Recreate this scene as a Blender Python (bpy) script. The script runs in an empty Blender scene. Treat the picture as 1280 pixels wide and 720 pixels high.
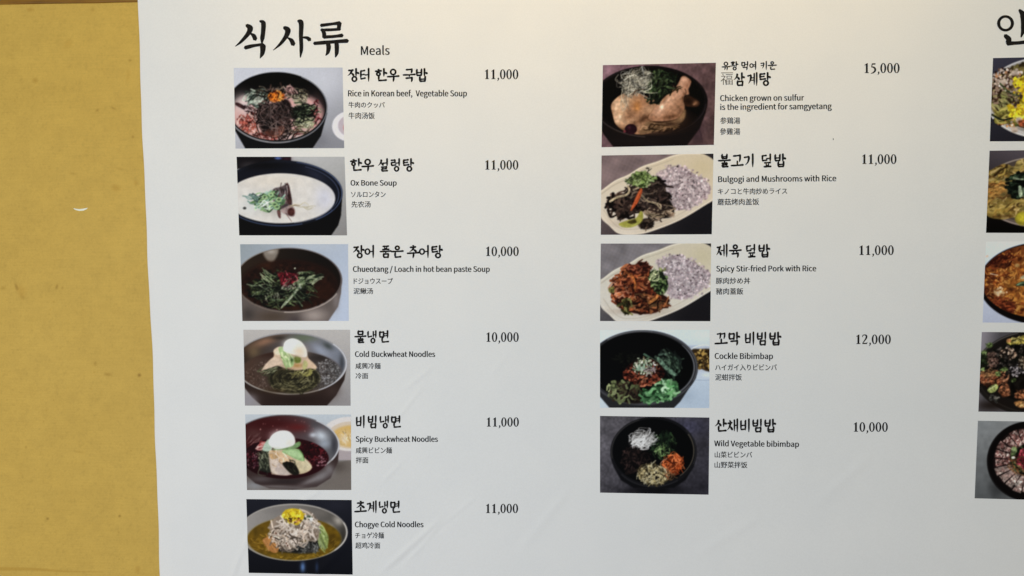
import bpy, math, random
import numpy as np

# ------------------------------------------------------------------ camera, world, lamps
scene = bpy.context.scene
COL = scene.collection
Z0 = 1.55                                   # height of the camera axis above the ground
DIST = 1.25                                 # camera to print surface
PITCH, YAW, ROLL = math.radians(-4.14277734), math.radians(2.58788987), math.radians(-0.22043745)
FPX = 950.0                                 # focal length in photo pixels (1280 wide)

from mathutils import Matrix, Vector
CAMROT = Matrix.Rotation(YAW, 3, 'Z') @ Matrix.Rotation(math.pi / 2 + PITCH, 3, 'X') @ Matrix.Rotation(ROLL, 3, 'Z')
cam_data = bpy.data.cameras.new('camera')
cam = bpy.data.objects.new('camera', cam_data)
COL.objects.link(cam)
cam.matrix_world = Matrix.Translation((0, -DIST, Z0)) @ CAMROT.to_4x4()
cam_data.sensor_width = 36.0
cam_data.lens = FPX / 1280.0 * 36.0
cam_data.clip_start = 0.02
cam_data.clip_end = 200.0
scene.camera = cam

scene.view_settings.view_transform = 'Standard'
scene.view_settings.look = 'None'
scene.view_settings.exposure = 0.05
scene.view_settings.gamma = 1.0

world = bpy.data.worlds.new('World')
scene.world = world
world.use_nodes = True
bg = world.node_tree.nodes['Background']
WORLD_RGB = (.2185, .1652, .066)
bg.inputs['Color'].default_value = (*WORLD_RGB, 1)
bg.inputs['Strength'].default_value = 1.0


def area_lamp(name, loc, target, sx, sy, rgb, watts):
    ld = bpy.data.lights.new(name, 'AREA')
    ld.shape = 'RECTANGLE'
    ld.size, ld.size_y = sx, sy
    ld.energy = watts
    ld.color = rgb
    o = bpy.data.objects.new(name, ld)
    COL.objects.link(o)
    o.location = loc
    o.rotation_euler = (Vector(target) - Vector(loc)).to_track_quat('-Z', 'Y').to_euler()
    return o


# soft daylight from the open side on the left, warm shop lamps above
area_lamp('daylight', (-1.6, -2.9, Z0 - .3), (-.2, 0, Z0 - .1), 2.0, 1.8, (.95, .978, 1.0), 54.1)
area_lamp('ceiling_lamp', (.3, -1.6, Z0 + 1.4), (.3, 0, Z0), 1.4, .4, (.81, 1.0, .97), 8.4)
area_lamp('floor_bounce', (-.2, -2.6, Z0 - 1.2), (0, 0, Z0 - .3), 1.6, .8, (.305, .54, 1.0), 15.6)  # added low lamp, stands in for daylight bounced up off the floor
warm = area_lamp('warm_strip_lamp', (.1, -1.0, Z0 + 1.0), (.1, 0, Z0 + .4), 1.2, .06, (1.0, .60, .12), .62)
warm.data.spread = math.radians(44)


# ------------------------------------------------------------------ photo pixel -> print plane
CR = np.array([list(r) for r in CAMROT])


def unproj(px, py):
    """photo pixel (1280x720) to (x, z) on the print plane, z relative to Z0"""
    px = np.asarray(px, float)
    py = np.asarray(py, float)
    d = np.stack([(px - 640.0) / FPX, -(py - 360.0) / FPX, -np.ones_like(px)], -1) @ CR.T
    t = DIST / d[..., 1]
    return d[..., 0] * t, d[..., 2] * t


def lin(c):
    c = np.asarray(c, float)
    return np.where(c <= 0.04045, c / 12.92, ((np.maximum(c, 0) + 0.055) / 1.055) ** 2.4)


# light level over the sheet, read from the blank paper, so that ink colours can be told from light
_S = [(230,100,220,217,209),(230,20,216,213,203),(250,300,214,213,210),(250,450,208,210,209),(250,650,208,210,210),
 (500,50,230,222,207),(680,30,232,223,205),(680,120,233,226,208),(680,250,222,216,206),(680,400,206,207,205),(680,600,202,202,201),
 (1000,40,222,213,193),(1000,150,217,209,196),(1000,300,200,199,193),(1000,450,186,190,189),(1000,650,193,192,189),
 (1190,60,213,205,183),(1200,240,204,200,192),(1200,450,181,187,186),(1200,600,190,189,186)]


def _basis(x, y):
    x = (np.asarray(x, float) - 640) / 640
    y = (np.asarray(y, float) - 360) / 360
    return np.stack([np.ones_like(x), x, y, x * x, x * y, y * y], -1)


_sa = np.array(_S, float)
_coef = np.linalg.lstsq(_basis(_sa[:, 0], _sa[:, 1]), lin(_sa[:, 2:] / 255.0), rcond=None)[0]
PAPER = 0.80


def ink(srgb, px, py):
    """ink reflectance that looks like srgb on the paper at that pixel"""
    e = _basis(px, py) @ _coef / PAPER
    return np.clip(lin(srgb) / e, 0.002, 0.86)


# ------------------------------------------------------------------ shape of the sheet (small creases)
_e = [unproj(a, b) for a, b in ((171.3, 0), (174.3, 75), (178.0, 180), (181.7, 270), (185.5, 360), (189.6, 450), (192.8, 540), (196.3, 640), (199.0, 720))]
EDGE_Z = np.array([p[1] for p in _e])[::-1]
EDGE_X = np.array([p[0] for p in _e])[::-1]


def left_edge(z):
    return np.interp(z, EDGE_Z, EDGE_X)


# creases: start pixel, end pixel, half width px, height mm
CREASES = [((466, 724), (560, 640), 4.5, .55), ((478, 722), (590, 628), 3.2, -.40), ((505, 705), (556, 652), 3.0, .42),
           ((372, 628), (404, 612), 4.0, .45), ((284, 735), (316, 655), 5.0, .50), ((297, 735), (309, 640), 3.0, -.3),
           ((498, 492), (545, 455), 3.5, .35), ((492, 530), (532, 478), 3.0, .30), ((474, 606), (508, 572), 3.0, .30),
           ((545, 665), (600, 615), 3.0, .22), ((610, 470), (640, 440), 3.0, .18), ((380, 735), (470, 640), 9.0, .35),
           ((640, 700), (720, 600), 8.0, .25), ((860, 700), (960, 640), 9.0, .25), ((1010, 640), (1100, 560), 9.0, .22)]
_cr = []
for a, b, w, h in CREASES:
    ax, az = unproj(*a)
    bx, bz = unproj(*b)
    _cr.append((float(ax), float(az), float(bx), float(bz), w * .00092, h * .001))


def bulge(x, z):
    """forward push of the sheet in metres (towards the viewer is negative y)"""
    x = np.asarray(x, float)
    z = np.asarray(z, float)
    y = .0007 * np.sin(x * 5.1 + z * 2.3 + .4) + .0005 * np.sin(z * 8.0 - x * 3.7 + 1.0)
    for ax, az, bx, bz, w, h in _cr:
        dx, dz = bx - ax, bz - az
        L2 = dx * dx + dz * dz
        t = ((x - ax) * dx + (z - az) * dz) / L2
        d2 = (x - ax - t * dx) ** 2 + (z - az - t * dz) ** 2
        env = np.clip(t * 3.2, 0, 1) * np.clip((1 - t) * 3.2, 0, 1)
        y = y - (2.6 if h > 0 else 1.5) * h * env * env * (3 - 2 * env) * np.exp(-d2 / (w * w))
    d = np.maximum(x - left_edge(z), 0)
    y = y + .0022 * np.exp(-d / .0065) - .0005 * np.exp(-((d - .022) / .008) ** 2)
    return y


# ------------------------------------------------------------------ mesh helpers
def fast_mesh(name, verts, quads, cols=None, smooth=True):
    me = bpy.data.meshes.new(name)
    verts = np.asarray(verts, np.float32)
    quads = np.asarray(quads, np.int32)
    k = quads.shape[1]
    me.vertices.add(len(verts))
    me.vertices.foreach_set('co', verts.ravel())
    me.loops.add(quads.size)
    me.loops.foreach_set('vertex_index', quads.ravel())
    me.polygons.add(len(quads))
    me.polygons.foreach_set('loop_start', np.arange(0, quads.size, k, dtype=np.int32))
    me.polygons.foreach_set('loop_total', np.full(len(quads), k, np.int32))
    me.polygons.foreach_set('use_smooth', np.full(len(quads), smooth, bool))
    me.update(calc_edges=True)
    me.validate()
    if cols is not None:
        at = me.color_attributes.new('print', 'FLOAT_COLOR', 'POINT')
        c4 = np.ones((len(verts), 4), np.float32)
        c4[:, :3] = cols
        at.data.foreach_set('color', c4.ravel())
    return me


def link(name, me, mat, parent=None):
    o = bpy.data.objects.new(name, me)
    COL.objects.link(o)
    if mat is not None and me is not None:
        me.materials.append(mat)
    if parent is not None:
        o.parent = parent
    return o


def tag(o, label, cat, group=None):
    o['label'] = label
    o['category'] = cat
    if group:
        o['group'] = group
    return o


# ------------------------------------------------------------------ materials
def new_mat(name, rough=.5, spec=.3):
    m = bpy.data.materials.new(name)
    m.use_nodes = True
    b = m.node_tree.nodes['Principled BSDF']
    b.inputs['Roughness'].default_value = rough
    b.inputs['Specular IOR Level'].default_value = spec
    return m, m.node_tree, b


def noise(nt, scale, detail=4, rough=.55, vec=None, stretch=None):
    n = nt.nodes.new('ShaderNodeTexNoise')
    n.inputs['Scale'].default_value = scale
    n.inputs['Detail'].default_value = detail
    n.inputs['Roughness'].default_value = rough
    tc = nt.nodes.new('ShaderNodeTexCoord')
    if stretch:
        mp = nt.nodes.new('ShaderNodeMapping')
        mp.inputs['Scale'].default_value = stretch
        nt.links.new(tc.outputs['Object'], mp.inputs['Vector'])
        nt.links.new(mp.outputs['Vector'], n.inputs['Vector'])
    else:
        nt.links.new(tc.outputs['Object'], n.inputs['Vector'])
    return n


def ramp(nt, src, stops):
    r = nt.nodes.new('ShaderNodeValToRGB')
    el = r.color_ramp.elements
    while len(el) < len(stops):
        el.new(.5)
    for e, (p, c) in zip(el, stops):
        e.position = p
        e.color = (*c, 1)
    nt.links.new(src, r.inputs['Fac'])
    return r


def mix(nt, a, b, fac=1.0, mode='MULTIPLY'):
    x = nt.nodes.new('ShaderNodeMix')
    x.data_type = 'RGBA'
    x.blend_type = mode
    if isinstance(fac, (int, float)):
        x.inputs[0].default_value = fac
    else:
        nt.links.new(fac, x.inputs[0])
    for sock, v in ((x.inputs[6], a), (x.inputs[7], b)):
        if isinstance(v, tuple):
            sock.default_value = (*v, 1)
        else:
            nt.links.new(v, sock)
    return x.outputs[2]


def bump(nt, b, height, strength, dist):
    bp = nt.nodes.new('ShaderNodeBump')
    bp.inputs['Strength'].default_value = strength
    bp.inputs['Distance'].default_value = dist
    nt.links.new(height, bp.inputs['Height'])
    nt.links.new(bp.outputs['Normal'], b.inputs['Normal'])


# white banner vinyl
M_BAN, nt, b = new_mat('banner_vinyl', .55, .22)
n1 = noise(nt, 9, 5)
n2 = noise(nt, 420, 2)
c = ramp(nt, n1.outputs['Fac'], [(.3, (.785, .787, .79)), (.7, (.815, .812, .808))]).outputs['Color']
c2 = ramp(nt, n2.outputs['Fac'], [(.3, (.965, .965, .965)), (.7, (1, 1, 1))]).outputs['Color']
nt.links.new(mix(nt, c, c2), b.inputs['Base Color'])
n3 = noise(nt, 55, 4)
bump(nt, b, n3.outputs['Fac'], .2, .001)

# printed picture ink
M_PIC, nt, b = new_mat('picture_ink', .5, .03)
at = nt.nodes.new('ShaderNodeAttribute')
at.attribute_name = 'print'
nt.links.new(at.outputs['Color'], b.inputs['Base Color'])

# black letter ink
M_INK, nt, b = new_mat('letter_ink', .5, .02)
n1 = noise(nt, 160, 3)
nt.links.new(ramp(nt, n1.outputs['Fac'], [(.3, (.010, .009, .009)), (.7, (.020, .018, .017))]).outputs['Color'], b.inputs['Base Color'])
M_INK2, nt, b = new_mat('fine_letter_ink', .5, .02)
n1 = noise(nt, 160, 3)
nt.links.new(ramp(nt, n1.outputs['Fac'], [(.3, (.009, .008, .007)), (.7, (.020, .018, .016))]).outputs['Color'], b.inputs['Base Color'])
M_INK3, nt, b = new_mat('pale_letter_ink', .5, .02)
n1 = noise(nt, 160, 3)
nt.links.new(ramp(nt, n1.outputs['Fac'], [(.3, (.05, .045, .042)), (.7, (.09, .082, .075))]).outputs['Color'], b.inputs['Base Color'])

# ochre painted wall
M_WALL, nt, b = new_mat('ochre_paint', .62, .25)
n1 = noise(nt, 5.5, 6, .6)
n2 = noise(nt, 60, 5, .65)
n3 = noise(nt, 330, 3, .6)
n4 = noise(nt, 1, 3, .6, stretch=(14, 14, 420))
base = ramp(nt, n1.outputs['Fac'], [(.28, (.625, .404, .078)), (.72, (.660, .434, .089))]).outputs['Color']
base = mix(nt, base, ramp(nt, n2.outputs['Fac'], [(.25, (.95, .945, .93)), (.5, (1, 1, 1)), (.8, (1.0, 1.0, 1.0))]).outputs['Color'])
base = mix(nt, base, ramp(nt, n3.outputs['Fac'], [(.25, (.91, .91, .895)), (.6, (1, 1, 1))]).outputs['Color'])
base = mix(nt, base, ramp(nt, n4.outputs['Fac'], [(.3, (.95, .95, .93)), (.6, (1, 1, 1))]).outputs['Color'])
at = nt.nodes.new('ShaderNodeAttribute')
at.attribute_name = 'print'
nt.links.new(mix(nt, base, at.outputs['Color']), b.inputs['Base Color'])
bump(nt, b, n3.outputs['Fac'], .25, .0008)

# stained wooden trim
M_TRIM, nt, b = new_mat('brown_wood', .5, .3)
n1 = noise(nt, 1, 6, .65, stretch=(9, 40, 160))
nt.links.new(ramp(nt, n1.outputs['Fac'], [(.25, (.07, .026, .003)), (.5, (.22, .098, .004)), (.75, (.30, .150, .010))]).outputs['Color'], b.inputs['Base Color'])
bump(nt, b, n1.outputs['Fac'], .4, .001)

M_CHIP, nt, b = new_mat('bare_plaster', .6, .2)
n1 = noise(nt, 300, 3)
nt.links.new(ramp(nt, n1.outputs['Fac'], [(.3, (.78, .80, .66)), (.7, (.86, .87, .76))]).outputs['Color'], b.inputs['Base Color'])

# ------------------------------------------------------------------ 2D painter for the printed pictures
def smooth_pts(pts, n=6, closed=False):
    p = np.asarray(pts, float)
    if len(p) < 3:
        return p
    if closed:
        q = np.vstack([p[-1], p, p[0], p[1]])
    else:
        q = np.vstack([2 * p[0] - p[1], p, 2 * p[-1] - p[-2]])
    out = []
    t = np.linspace(0, 1, n, endpoint=False)[:, None]
    for i in range(1, len(q) - 2):
        a, b_, c_, d = q[i - 1], q[i], q[i + 1], q[i + 2]
        out.append(.5 * (2 * b_ + (c_ - a) * t + (2 * a - 5 * b_ + 4 * c_ - d) * t * t + (3 * b_ - a - 3 * c_ + d) * t ** 3))
    out = np.vstack(out)
    if not closed:
        out = np.vstack([out, p[-1]])
    return out


def H(c):
    if isinstance(c, str):
        return np.array([int(c[i:i + 2], 16) for i in (0, 2, 4)]) / 255.0
    return np.asarray(c, float)


def value_noise(rng, h, w, cell):
    gh, gw = int(h / cell) + 3, int(w / cell) + 3
    g = rng.random((gh, gw))
    y = np.arange(h) / cell
    x = np.arange(w) / cell
    yi, xi = y.astype(int), x.astype(int)
    fy, fx = (y - yi)[:, None], (x - xi)[None, :]
    fy, fx = fy * fy * (3 - 2 * fy), fx * fx * (3 - 2 * fx)
    a = g[np.ix_(yi, xi)]
    b_ = g[np.ix_(yi, xi + 1)]
    c_ = g[np.ix_(yi + 1, xi)]
    d = g[np.ix_(yi + 1, xi + 1)]
    return (a * (1 - fx) + b_ * fx) * (1 - fy) + (c_ * (1 - fx) + d * fx) * fy


class Pic:
    S = 2.4

    def __init__(s, ox, oy, sc, quad, seed):
        s.quad = np.array(quad, float)
        s.rng = np.random.default_rng(seed)
        mn, mx = s.quad.min(0) - 1.5, s.quad.max(0) + 1.5
        s.x0, s.y0 = mn
        s.w, s.h = [int(v * s.S) + 1 for v in (mx - mn)]
        s.sc = sc
        s.X1 = ((np.arange(s.w) + .5) / s.S + s.x0 - ox) * sc
        s.Y1 = ((np.arange(s.h) + .5) / s.S + s.y0 - oy) * sc
        s.I = np.zeros((s.h, s.w, 3))
        s.lab = np.zeros((s.h, s.w), int)
        s.names = ['']
        s.cur = 0
        s.pu = sc / s.S
        s.cl = None

    def lb(s, name=None):
        if name is None:
            s.cur = -1
        else:
            if name == '':
                s.cur = 0
            else:
                s.names.append(name)
                s.cur = len(s.names) - 1
        return s

    def box(s, x0, y0, x1, y1):
        i0, i1 = np.searchsorted(s.X1, (x0, x1))
        j0, j1 = np.searchsorted(s.Y1, (y0, y1))
        return (slice(j0, j1), slice(i0, i1)), s.X1[i0:i1][None, :], s.Y1[j0:j1][:, None]

    def put(s, sl, col, a):
        if s.cl is not None:
            a = a * s.cl[sl]
        s.I[sl] = s.I[sl] * (1 - a[..., None]) + H(col) * a[..., None]
        if s.cur >= 0:
            s.lab[sl] = np.where(a > .5, s.cur, s.lab[sl])

    def _ell(s, cx, cy, rx, ry, rot=0, soft=None):
        soft = soft or s.pu * 1.3
        R = max(rx, ry) + soft * 1.5
        sl, X, Y = s.box(cx - R, cy - R, cx + R, cy + R)
        c_, n_ = math.cos(math.radians(rot)), math.sin(math.radians(rot))
        u, v = (X - cx) * c_ + (Y - cy) * n_, -(X - cx) * n_ + (Y - cy) * c_
        r = np.sqrt((u / rx) ** 2 + (v / ry) ** 2)
        return sl, np.clip(.5 - (r - 1) * min(rx, ry) / soft, 0, 1)

    def _poly(s, pts, soft=None, sm=1):
        soft = soft or s.pu * 1.3
        p = smooth_pts(pts, 5, True) if sm else np.asarray(pts, float)
        mn, mx = p.min(0) - soft * 1.5, p.max(0) + soft * 1.5
        sl, X, Y = s.box(mn[0], mn[1], mx[0], mx[1])
        ins = np.zeros((Y.shape[0], X.shape[1]), bool)
        d2 = np.full(ins.shape, 1e18)
        for (ax, ay), (bx, by) in zip(p, np.roll(p, -1, 0)):
            if ay != by:
                cr = (Y > min(ay, by)) & (Y <= max(ay, by)) & (X < (bx - ax) * (Y - ay) / (by - ay) + ax)
                ins ^= cr
            dx, dy = bx - ax, by - ay
            L = dx * dx + dy * dy
            if L < 1e-9:
                continue
            t = np.clip(((X - ax) * dx + (Y - ay) * dy) / L, 0, 1)
            d2 = np.minimum(d2, (X - ax - t * dx) ** 2 + (Y - ay - t * dy) ** 2)
        d = np.sqrt(d2) * np.where(ins, -1, 1)
        return sl, np.clip(.5 - d / soft, 0, 1)

    def fill(s, col):
        s.I[:] = H(col)

    def E(s, cx, cy, rx, ry, col, rot=0, soft=None, a=1):
        sl, m = s._ell(cx, cy, rx, ry, rot, soft)
        s.put(sl, col, m * a)

    def P(s, pts, col, soft=None, a=1, sm=1):
        sl, m = s._poly(pts, soft, sm)
        s.put(sl, col, m * a)

    def CE(s, *k):
        sl, m = s._ell(*k)
        s.cl = np.zeros((s.h, s.w))
        s.cl[sl] = m

    def CP(s, pts, sm=1):
        sl, m = s._poly(pts, None, sm)
        s.cl = np.zeros((s.h, s.w))
        s.cl[sl] = m

    def NC(s):
        s.cl = None

    def L(s, pts, col, w=5, w2=None, a=1, sm=1):
        p = smooth_pts(pts, 5) if (sm and len(pts) > 2) else np.asarray(pts, float)
        w2 = w if w2 is None else w2
        ww = np.linspace(w, w2, len(p)) / 2
        m = max(w, w2) / 2 + s.pu
        mn, mx = p.min(0) - m, p.max(0) + m
        sl, X, Y = s.box(mn[0], mn[1], mx[0], mx[1])
        if X.size == 0 or Y.size == 0:
            return
        al = np.zeros((Y.shape[0], X.shape[1]))
        for i in range(len(p) - 1):
            (ax, ay), (bx, by) = p[i], p[i + 1]
            dx, dy = bx - ax, by - ay
            Lq = dx * dx + dy * dy + 1e-9
            t = np.clip(((X - ax) * dx + (Y - ay) * dy) / Lq, 0, 1)
            d = np.sqrt((X - ax - t * dx) ** 2 + (Y - ay - t * dy) ** 2)
            al = np.maximum(al, np.clip((ww[i] + (ww[i + 1] - ww[i]) * t - d) / s.pu + .5, 0, 1))
        s.put(sl, col, al * a)

    def arc(s, cx, cy, rx, ry, a0, a1, col, w=5, w2=None, a=1, rot=0):
        t = np.radians(np.linspace(a0, a1, 26))
        c_, n_ = math.cos(math.radians(rot)), math.sin(math.radians(rot))
        u, v = rx * np.cos(t), ry * np.sin(t)
        s.L(np.stack([cx + u * c_ - v * n_, cy + u * n_ + v * c_], 1), col, w, w2, a, sm=0)

    def _pick(s, cols, jit):
        c = H(cols[s.rng.integers(len(cols))])
        return np.clip(c * (1 + s.rng.normal() * jit), 0, 1)

    def _in(s, reg):
        cx, cy, rx, ry = reg[:4]
        r, t = math.sqrt(s.rng.random()), s.rng.random() * 6.283
        u, v = rx * r * math.cos(t), ry * r * math.sin(t)
        if len(reg) > 4:
            q = math.radians(reg[4])
            u, v = u * math.cos(q) - v * math.sin(q), u * math.sin(q) + v * math.cos(q)
        return cx + u, cy + v

    def ST(s, n, reg, cols, ln, w, ang=0, spread=180, curl=.5, a=.95, jit=.12, tap=.6):
        for _ in range(n):
            x, y = s._in(reg)
            q = math.radians(ang + s.rng.uniform(-spread, spread))
            l = ln * s.rng.uniform(.6, 1.3)
            k = curl * s.rng.normal() * l * .5
            dx, dy = math.cos(q), math.sin(q)
            pts = [(x - dx * l / 2, y - dy * l / 2), (x - dy * k, y + dx * k), (x + dx * l / 2, y + dy * l / 2)]
            ww = w * s.rng.uniform(.7, 1.3)
            s.L(pts, s._pick(cols, jit), ww, ww * tap, a)

    def GR(s, n, reg, cols, r0, r1, asp=.6, a=.95, jit=.1):
        for _ in range(n):
            x, y = s._in(reg)
            r = s.rng.uniform(r0, r1)
            s.E(x, y, r, r * s.rng.uniform(asp, 1), s._pick(cols, jit), s.rng.uniform(0, 180), None, a)

    def RG(s, cx, cy, rx, ry, col, a=.6, rot=0):
        R = max(rx, ry) * 2.2
        sl, X, Y = s.box(cx - R, cy - R, cx + R, cy + R)
        c_, n_ = math.cos(math.radians(rot)), math.sin(math.radians(rot))
        u, v = (X - cx) * c_ + (Y - cy) * n_, -(X - cx) * n_ + (Y - cy) * c_
        k = s.cur
        s.cur = -1
        s.put(sl, col, a * np.exp(-1.2 * ((u / rx) ** 2 + (v / ry) ** 2)))
        s.cur = k

    def GL(s, p0, c0, p1, c1, a=1.0):
        dx, dy = p1[0] - p0[0], p1[1] - p0[1]
        t = np.clip(((s.X1[None, :] - p0[0]) * dx + (s.Y1[:, None] - p0[1]) * dy) / (dx * dx + dy * dy), 0, 1)[..., None]
        g = H(c0) * (1 - t) + H(c1) * t
        m = np.full((s.h, s.w), a) if s.cl is None else s.cl * a
        s.I = s.I * (1 - m[..., None]) + g * m[..., None]
        if s.cur >= 0:
            s.lab = np.where(m > .5, s.cur, s.lab)

    def NZ(s, amp, cell, mono=True):
        """print grain: mottling under the current clip (cell in crop units)"""
        cpx = max(cell / s.pu, 1.01)
        n_ = value_noise(s.rng, s.h, s.w, cpx) - .5
        f = 1 + 2 * amp * n_
        if s.cl is not None:
            f = 1 + (f - 1) * s.cl
        s.I = np.clip(s.I * f[..., None], 0, 1)

    def WV(s, per, amp, ang=0):
        q = math.radians(ang)
        u = s.X1[None, :] * math.cos(q) + s.Y1[:, None] * math.sin(q)
        v = -s.X1[None, :] * math.sin(q) + s.Y1[:, None] * math.cos(q)
        f = 1 + amp * np.sin(u * 6.283 / per) * np.sin(v * 6.283 / per)
        if s.cl is not None:
            f = 1 + (f - 1) * s.cl
        s.I = np.clip(s.I * f[..., None], 0, 1)

    def tint(s, name, rgb, contrast=1.0, pivot=.5, sat=1.0):
        """ink balance of one piece of the picture"""
        m = np.isin(s.lab, [i for i, n_ in enumerate(s.names) if n_ == name])
        q = np.pad(m.astype(float), 1, 'edge')
        m = sum(q[i:i + s.h, j:j + s.w] for i in range(3) for j in range(3))[..., None] / 9
        g_ = s.I.mean(-1, keepdims=True)
        c_ = g_ + (s.I - g_) * sat
        t = np.clip((pivot + (c_ - pivot) * contrast) * np.array(rgb), 0, 1)
        s.I = s.I * (1 - m) + t * m

    def blur(s, sig):
        """softness of the print, sigma in photo pixels"""
        q = sig * s.S
        r = int(q * 2.5) + 1
        k = np.exp(-.5 * (np.arange(-r, r + 1) / q) ** 2)
        k /= k.sum()
        p = np.pad(s.I, ((r, r), (r, r), (0, 0)), 'edge')
        t = sum(k[i] * p[i:i + s.h, :, :] for i in range(2 * r + 1))
        s.I = sum(k[i] * t[:, i:i + s.w, :] for i in range(2 * r + 1))

    def sample(s, px, py):
        u = np.clip((px - s.x0) * s.S - .5, 0, s.w - 1.001)
        v = np.clip((py - s.y0) * s.S - .5, 0, s.h - 1.001)
        ui, vi = u.astype(int), v.astype(int)
        fu, fv = (u - ui)[..., None], (v - vi)[..., None]
        I = s.I
        return (I[vi, ui] * (1 - fu) + I[vi, ui + 1] * fu) * (1 - fv) + (I[vi + 1, ui] * (1 - fu) + I[vi + 1, ui + 1] * fu) * fv

    def labels(s, px, py):
        u = np.clip(((px - s.x0) * s.S).astype(int), 0, s.w - 1)
        v = np.clip(((py - s.y0) * s.S).astype(int), 0, s.h - 1)
        return s.lab[v, u]

# ------------------------------------------------------------------ the printed dish pictures
def beef_soup(g):
    g.lb('')
    g.GL((450, 60), 'c6c7ce', (860, 680), '86868c')
    g.WV(17, .16, 35)
    g.RG(760, 160, 200, 160, 'd2d3da', .5)
    g.RG(700, 620, 120, 90, '66666c', .6)
    g.lb('side_dish')
    g.E(955, 505, 132, 118, 'dcd8dc')
    g.E(965, 500, 95, 84, 'b9acb2')
    g.E(985, 515, 74, 66, 'b3565c')
    g.lb('bowl')
    g.P([(0, 440), (70, 560), (150, 700), (655, 700), (735, 580), (785, 400), (400, 300)], '141416', None, 1, 0)
    g.E(387, 358, 400, 281, '56565a')
    g.E(387, 352, 393, 273, '101012')
    g.arc(387, 358, 395, 277, -60, 75, '8b8b90', 7, 4, .8)
    g.arc(387, 358, 395, 276, 75, 165, '9a979a', 7, 7, .85)
    g.CE(387, 350, 383, 265)
    g.GL((400, 60), '050506', (400, 300), '1a1414')
    g.lb('soup')
    g.E(385, 420, 362, 212, 'cb9d96', 0, 40)
    g.RG(560, 590, 160, 40, 'd3bdb8', .8)
    g.RG(120, 330, 90, 90, 'd8c8c4', .8)
    g.RG(690, 420, 60, 130, 'd09a98', .8)
    g.RG(400, 150, 330, 75, '080707', .95)
    g.lb('vegetables')
    g.P([(150, 290), (190, 230), (290, 210), (330, 280), (290, 350), (200, 360)], '59685a', 12)
    g.ST(46, (225, 285, 85, 65), ['3c4a3c', '8ea08c', 'a9b59f', '2a332b', 'c8cdb9'], 70, 13, -20, 40)
    g.E(245, 300, 42, 30, 'b7bba6', -25)
    g.ST(6, (245, 300, 30, 20), ['8f9b84', 'd5d6c4'], 50, 5, -30, 15)
    g.P([(500, 250), (560, 215), (620, 250), (620, 320), (540, 330)], 'b9ab8c', 14)
    g.ST(22, (570, 270, 50, 45), ['d8cdac', '9a8f6f', '6f6b4b', '4b3a2c'], 60, 9, 50, 40)
    g.P([(500, 400), (560, 350), (690, 350), (700, 420), (560, 440)], '252f22', 10)
    g.ST(26, (610, 390, 85, 45), ['3f5236', '18201a', '6d7f56', '9fae80'], 90, 12, -15, 25)
    g.P([(520, 490), (560, 440), (680, 440), (695, 490), (600, 520)], '9d9c72', 10)
    g.ST(26, (610, 480, 80, 34), ['c9c59a', '7d8058', 'e0dcb8', '5c6041'], 90, 7, -8, 14)
    g.ST(18, (590, 545, 70, 40), ['a24a42', '7d7a52', 'd3a99a', '54201c'], 70, 8, -25, 35)
    g.P([(60, 325), (90, 320), (195, 385), (185, 400), (80, 350)], '4a2526', 6)
    g.ST(26, (190, 390, 60, 40), ['3c2224', '6c3a3a', 'c9a8a4'], 50, 10, 25, 30)
    g.ST(60, (170, 485, 85, 62), ['c3503f', 'd96a50', '8e2c24', 'ecb0a0', 'a43a2e'], 60, 11, 30, 90, .5)
    g.ST(24, (300, 590, 90, 24), ['b8483a', '7a2a22', 'd58a7a'], 60, 10, 10, 30)
    g.ST(20, (705, 420, 26, 110), ['a03034', '6e1c22', 'c46a66'], 50, 12, 80, 40)
    g.ST(70, (430, 235, 200, 42), ['2a211c', '4a3c30', '1a1411', '5d5240', '3c4030'], 55, 9, 20, 80)
    g.ST(50, (600, 390, 110, 60), ['1a2016', '2c3824', '4a5a38', '10120d'], 80, 12, -20, 40)
    g.ST(30, (480, 560, 90, 30), ['2c1a16', '5a3a30', '8a7a62'], 60, 9, 0, 60)
    g.lb('beef')
    g.P([(245, 420), (290, 350), (380, 315), (460, 290), (500, 340), (490, 430), (500, 525), (450, 560), (340, 588), (260, 530)], '2b1917', 16)
    g.ST(130, (375, 440, 120, 122), ['4a302c', '150b0a', '4e3632', '2a1a19', '6a4e48', '1d1110'], 110, 11, 55, 70, .7)
    g.ST(26, (430, 225, 120, 40), ['2e211c', '6a4a3c', '8b7460', '1a1210'], 60, 10, 30, 80)
    g.ST(20, (500, 220, 40, 26), ['8d5f5c', 'b98f86', '4b2a28'], 50, 9, 30, 50)
    g.P([(290, 550), (420, 500), (445, 540), (390, 600)], '7f3c2c', 12, .8)
    g.L([(440, 515), (415, 570), (350, 590)], 'c48468', 6, 3)
    g.E(330, 490, 60, 45, '0e0707', 20, 40, .8)
    g.lb('carrot')
    g.P([(318, 258), (350, 245), (440, 245), (440, 285), (385, 312), (330, 295)], 'b04e12', 14)
    g.ST(40, (380, 274, 58, 30), ['f08018', 'e06a10', '8c3208', 'f6a040', '4a1a08'], 45, 11, 60, 60)
    g.lb()
    g.NC()
    g.arc(387, 358, 389, 271, 100, 200, 'a8a09e', 5, 2, .5)
    g.ST(40, (385, 440, 110, 115), ['6d5650', '8a7068', '5a4540'], 110, 6, 60, 50, .8, .8)


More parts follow.
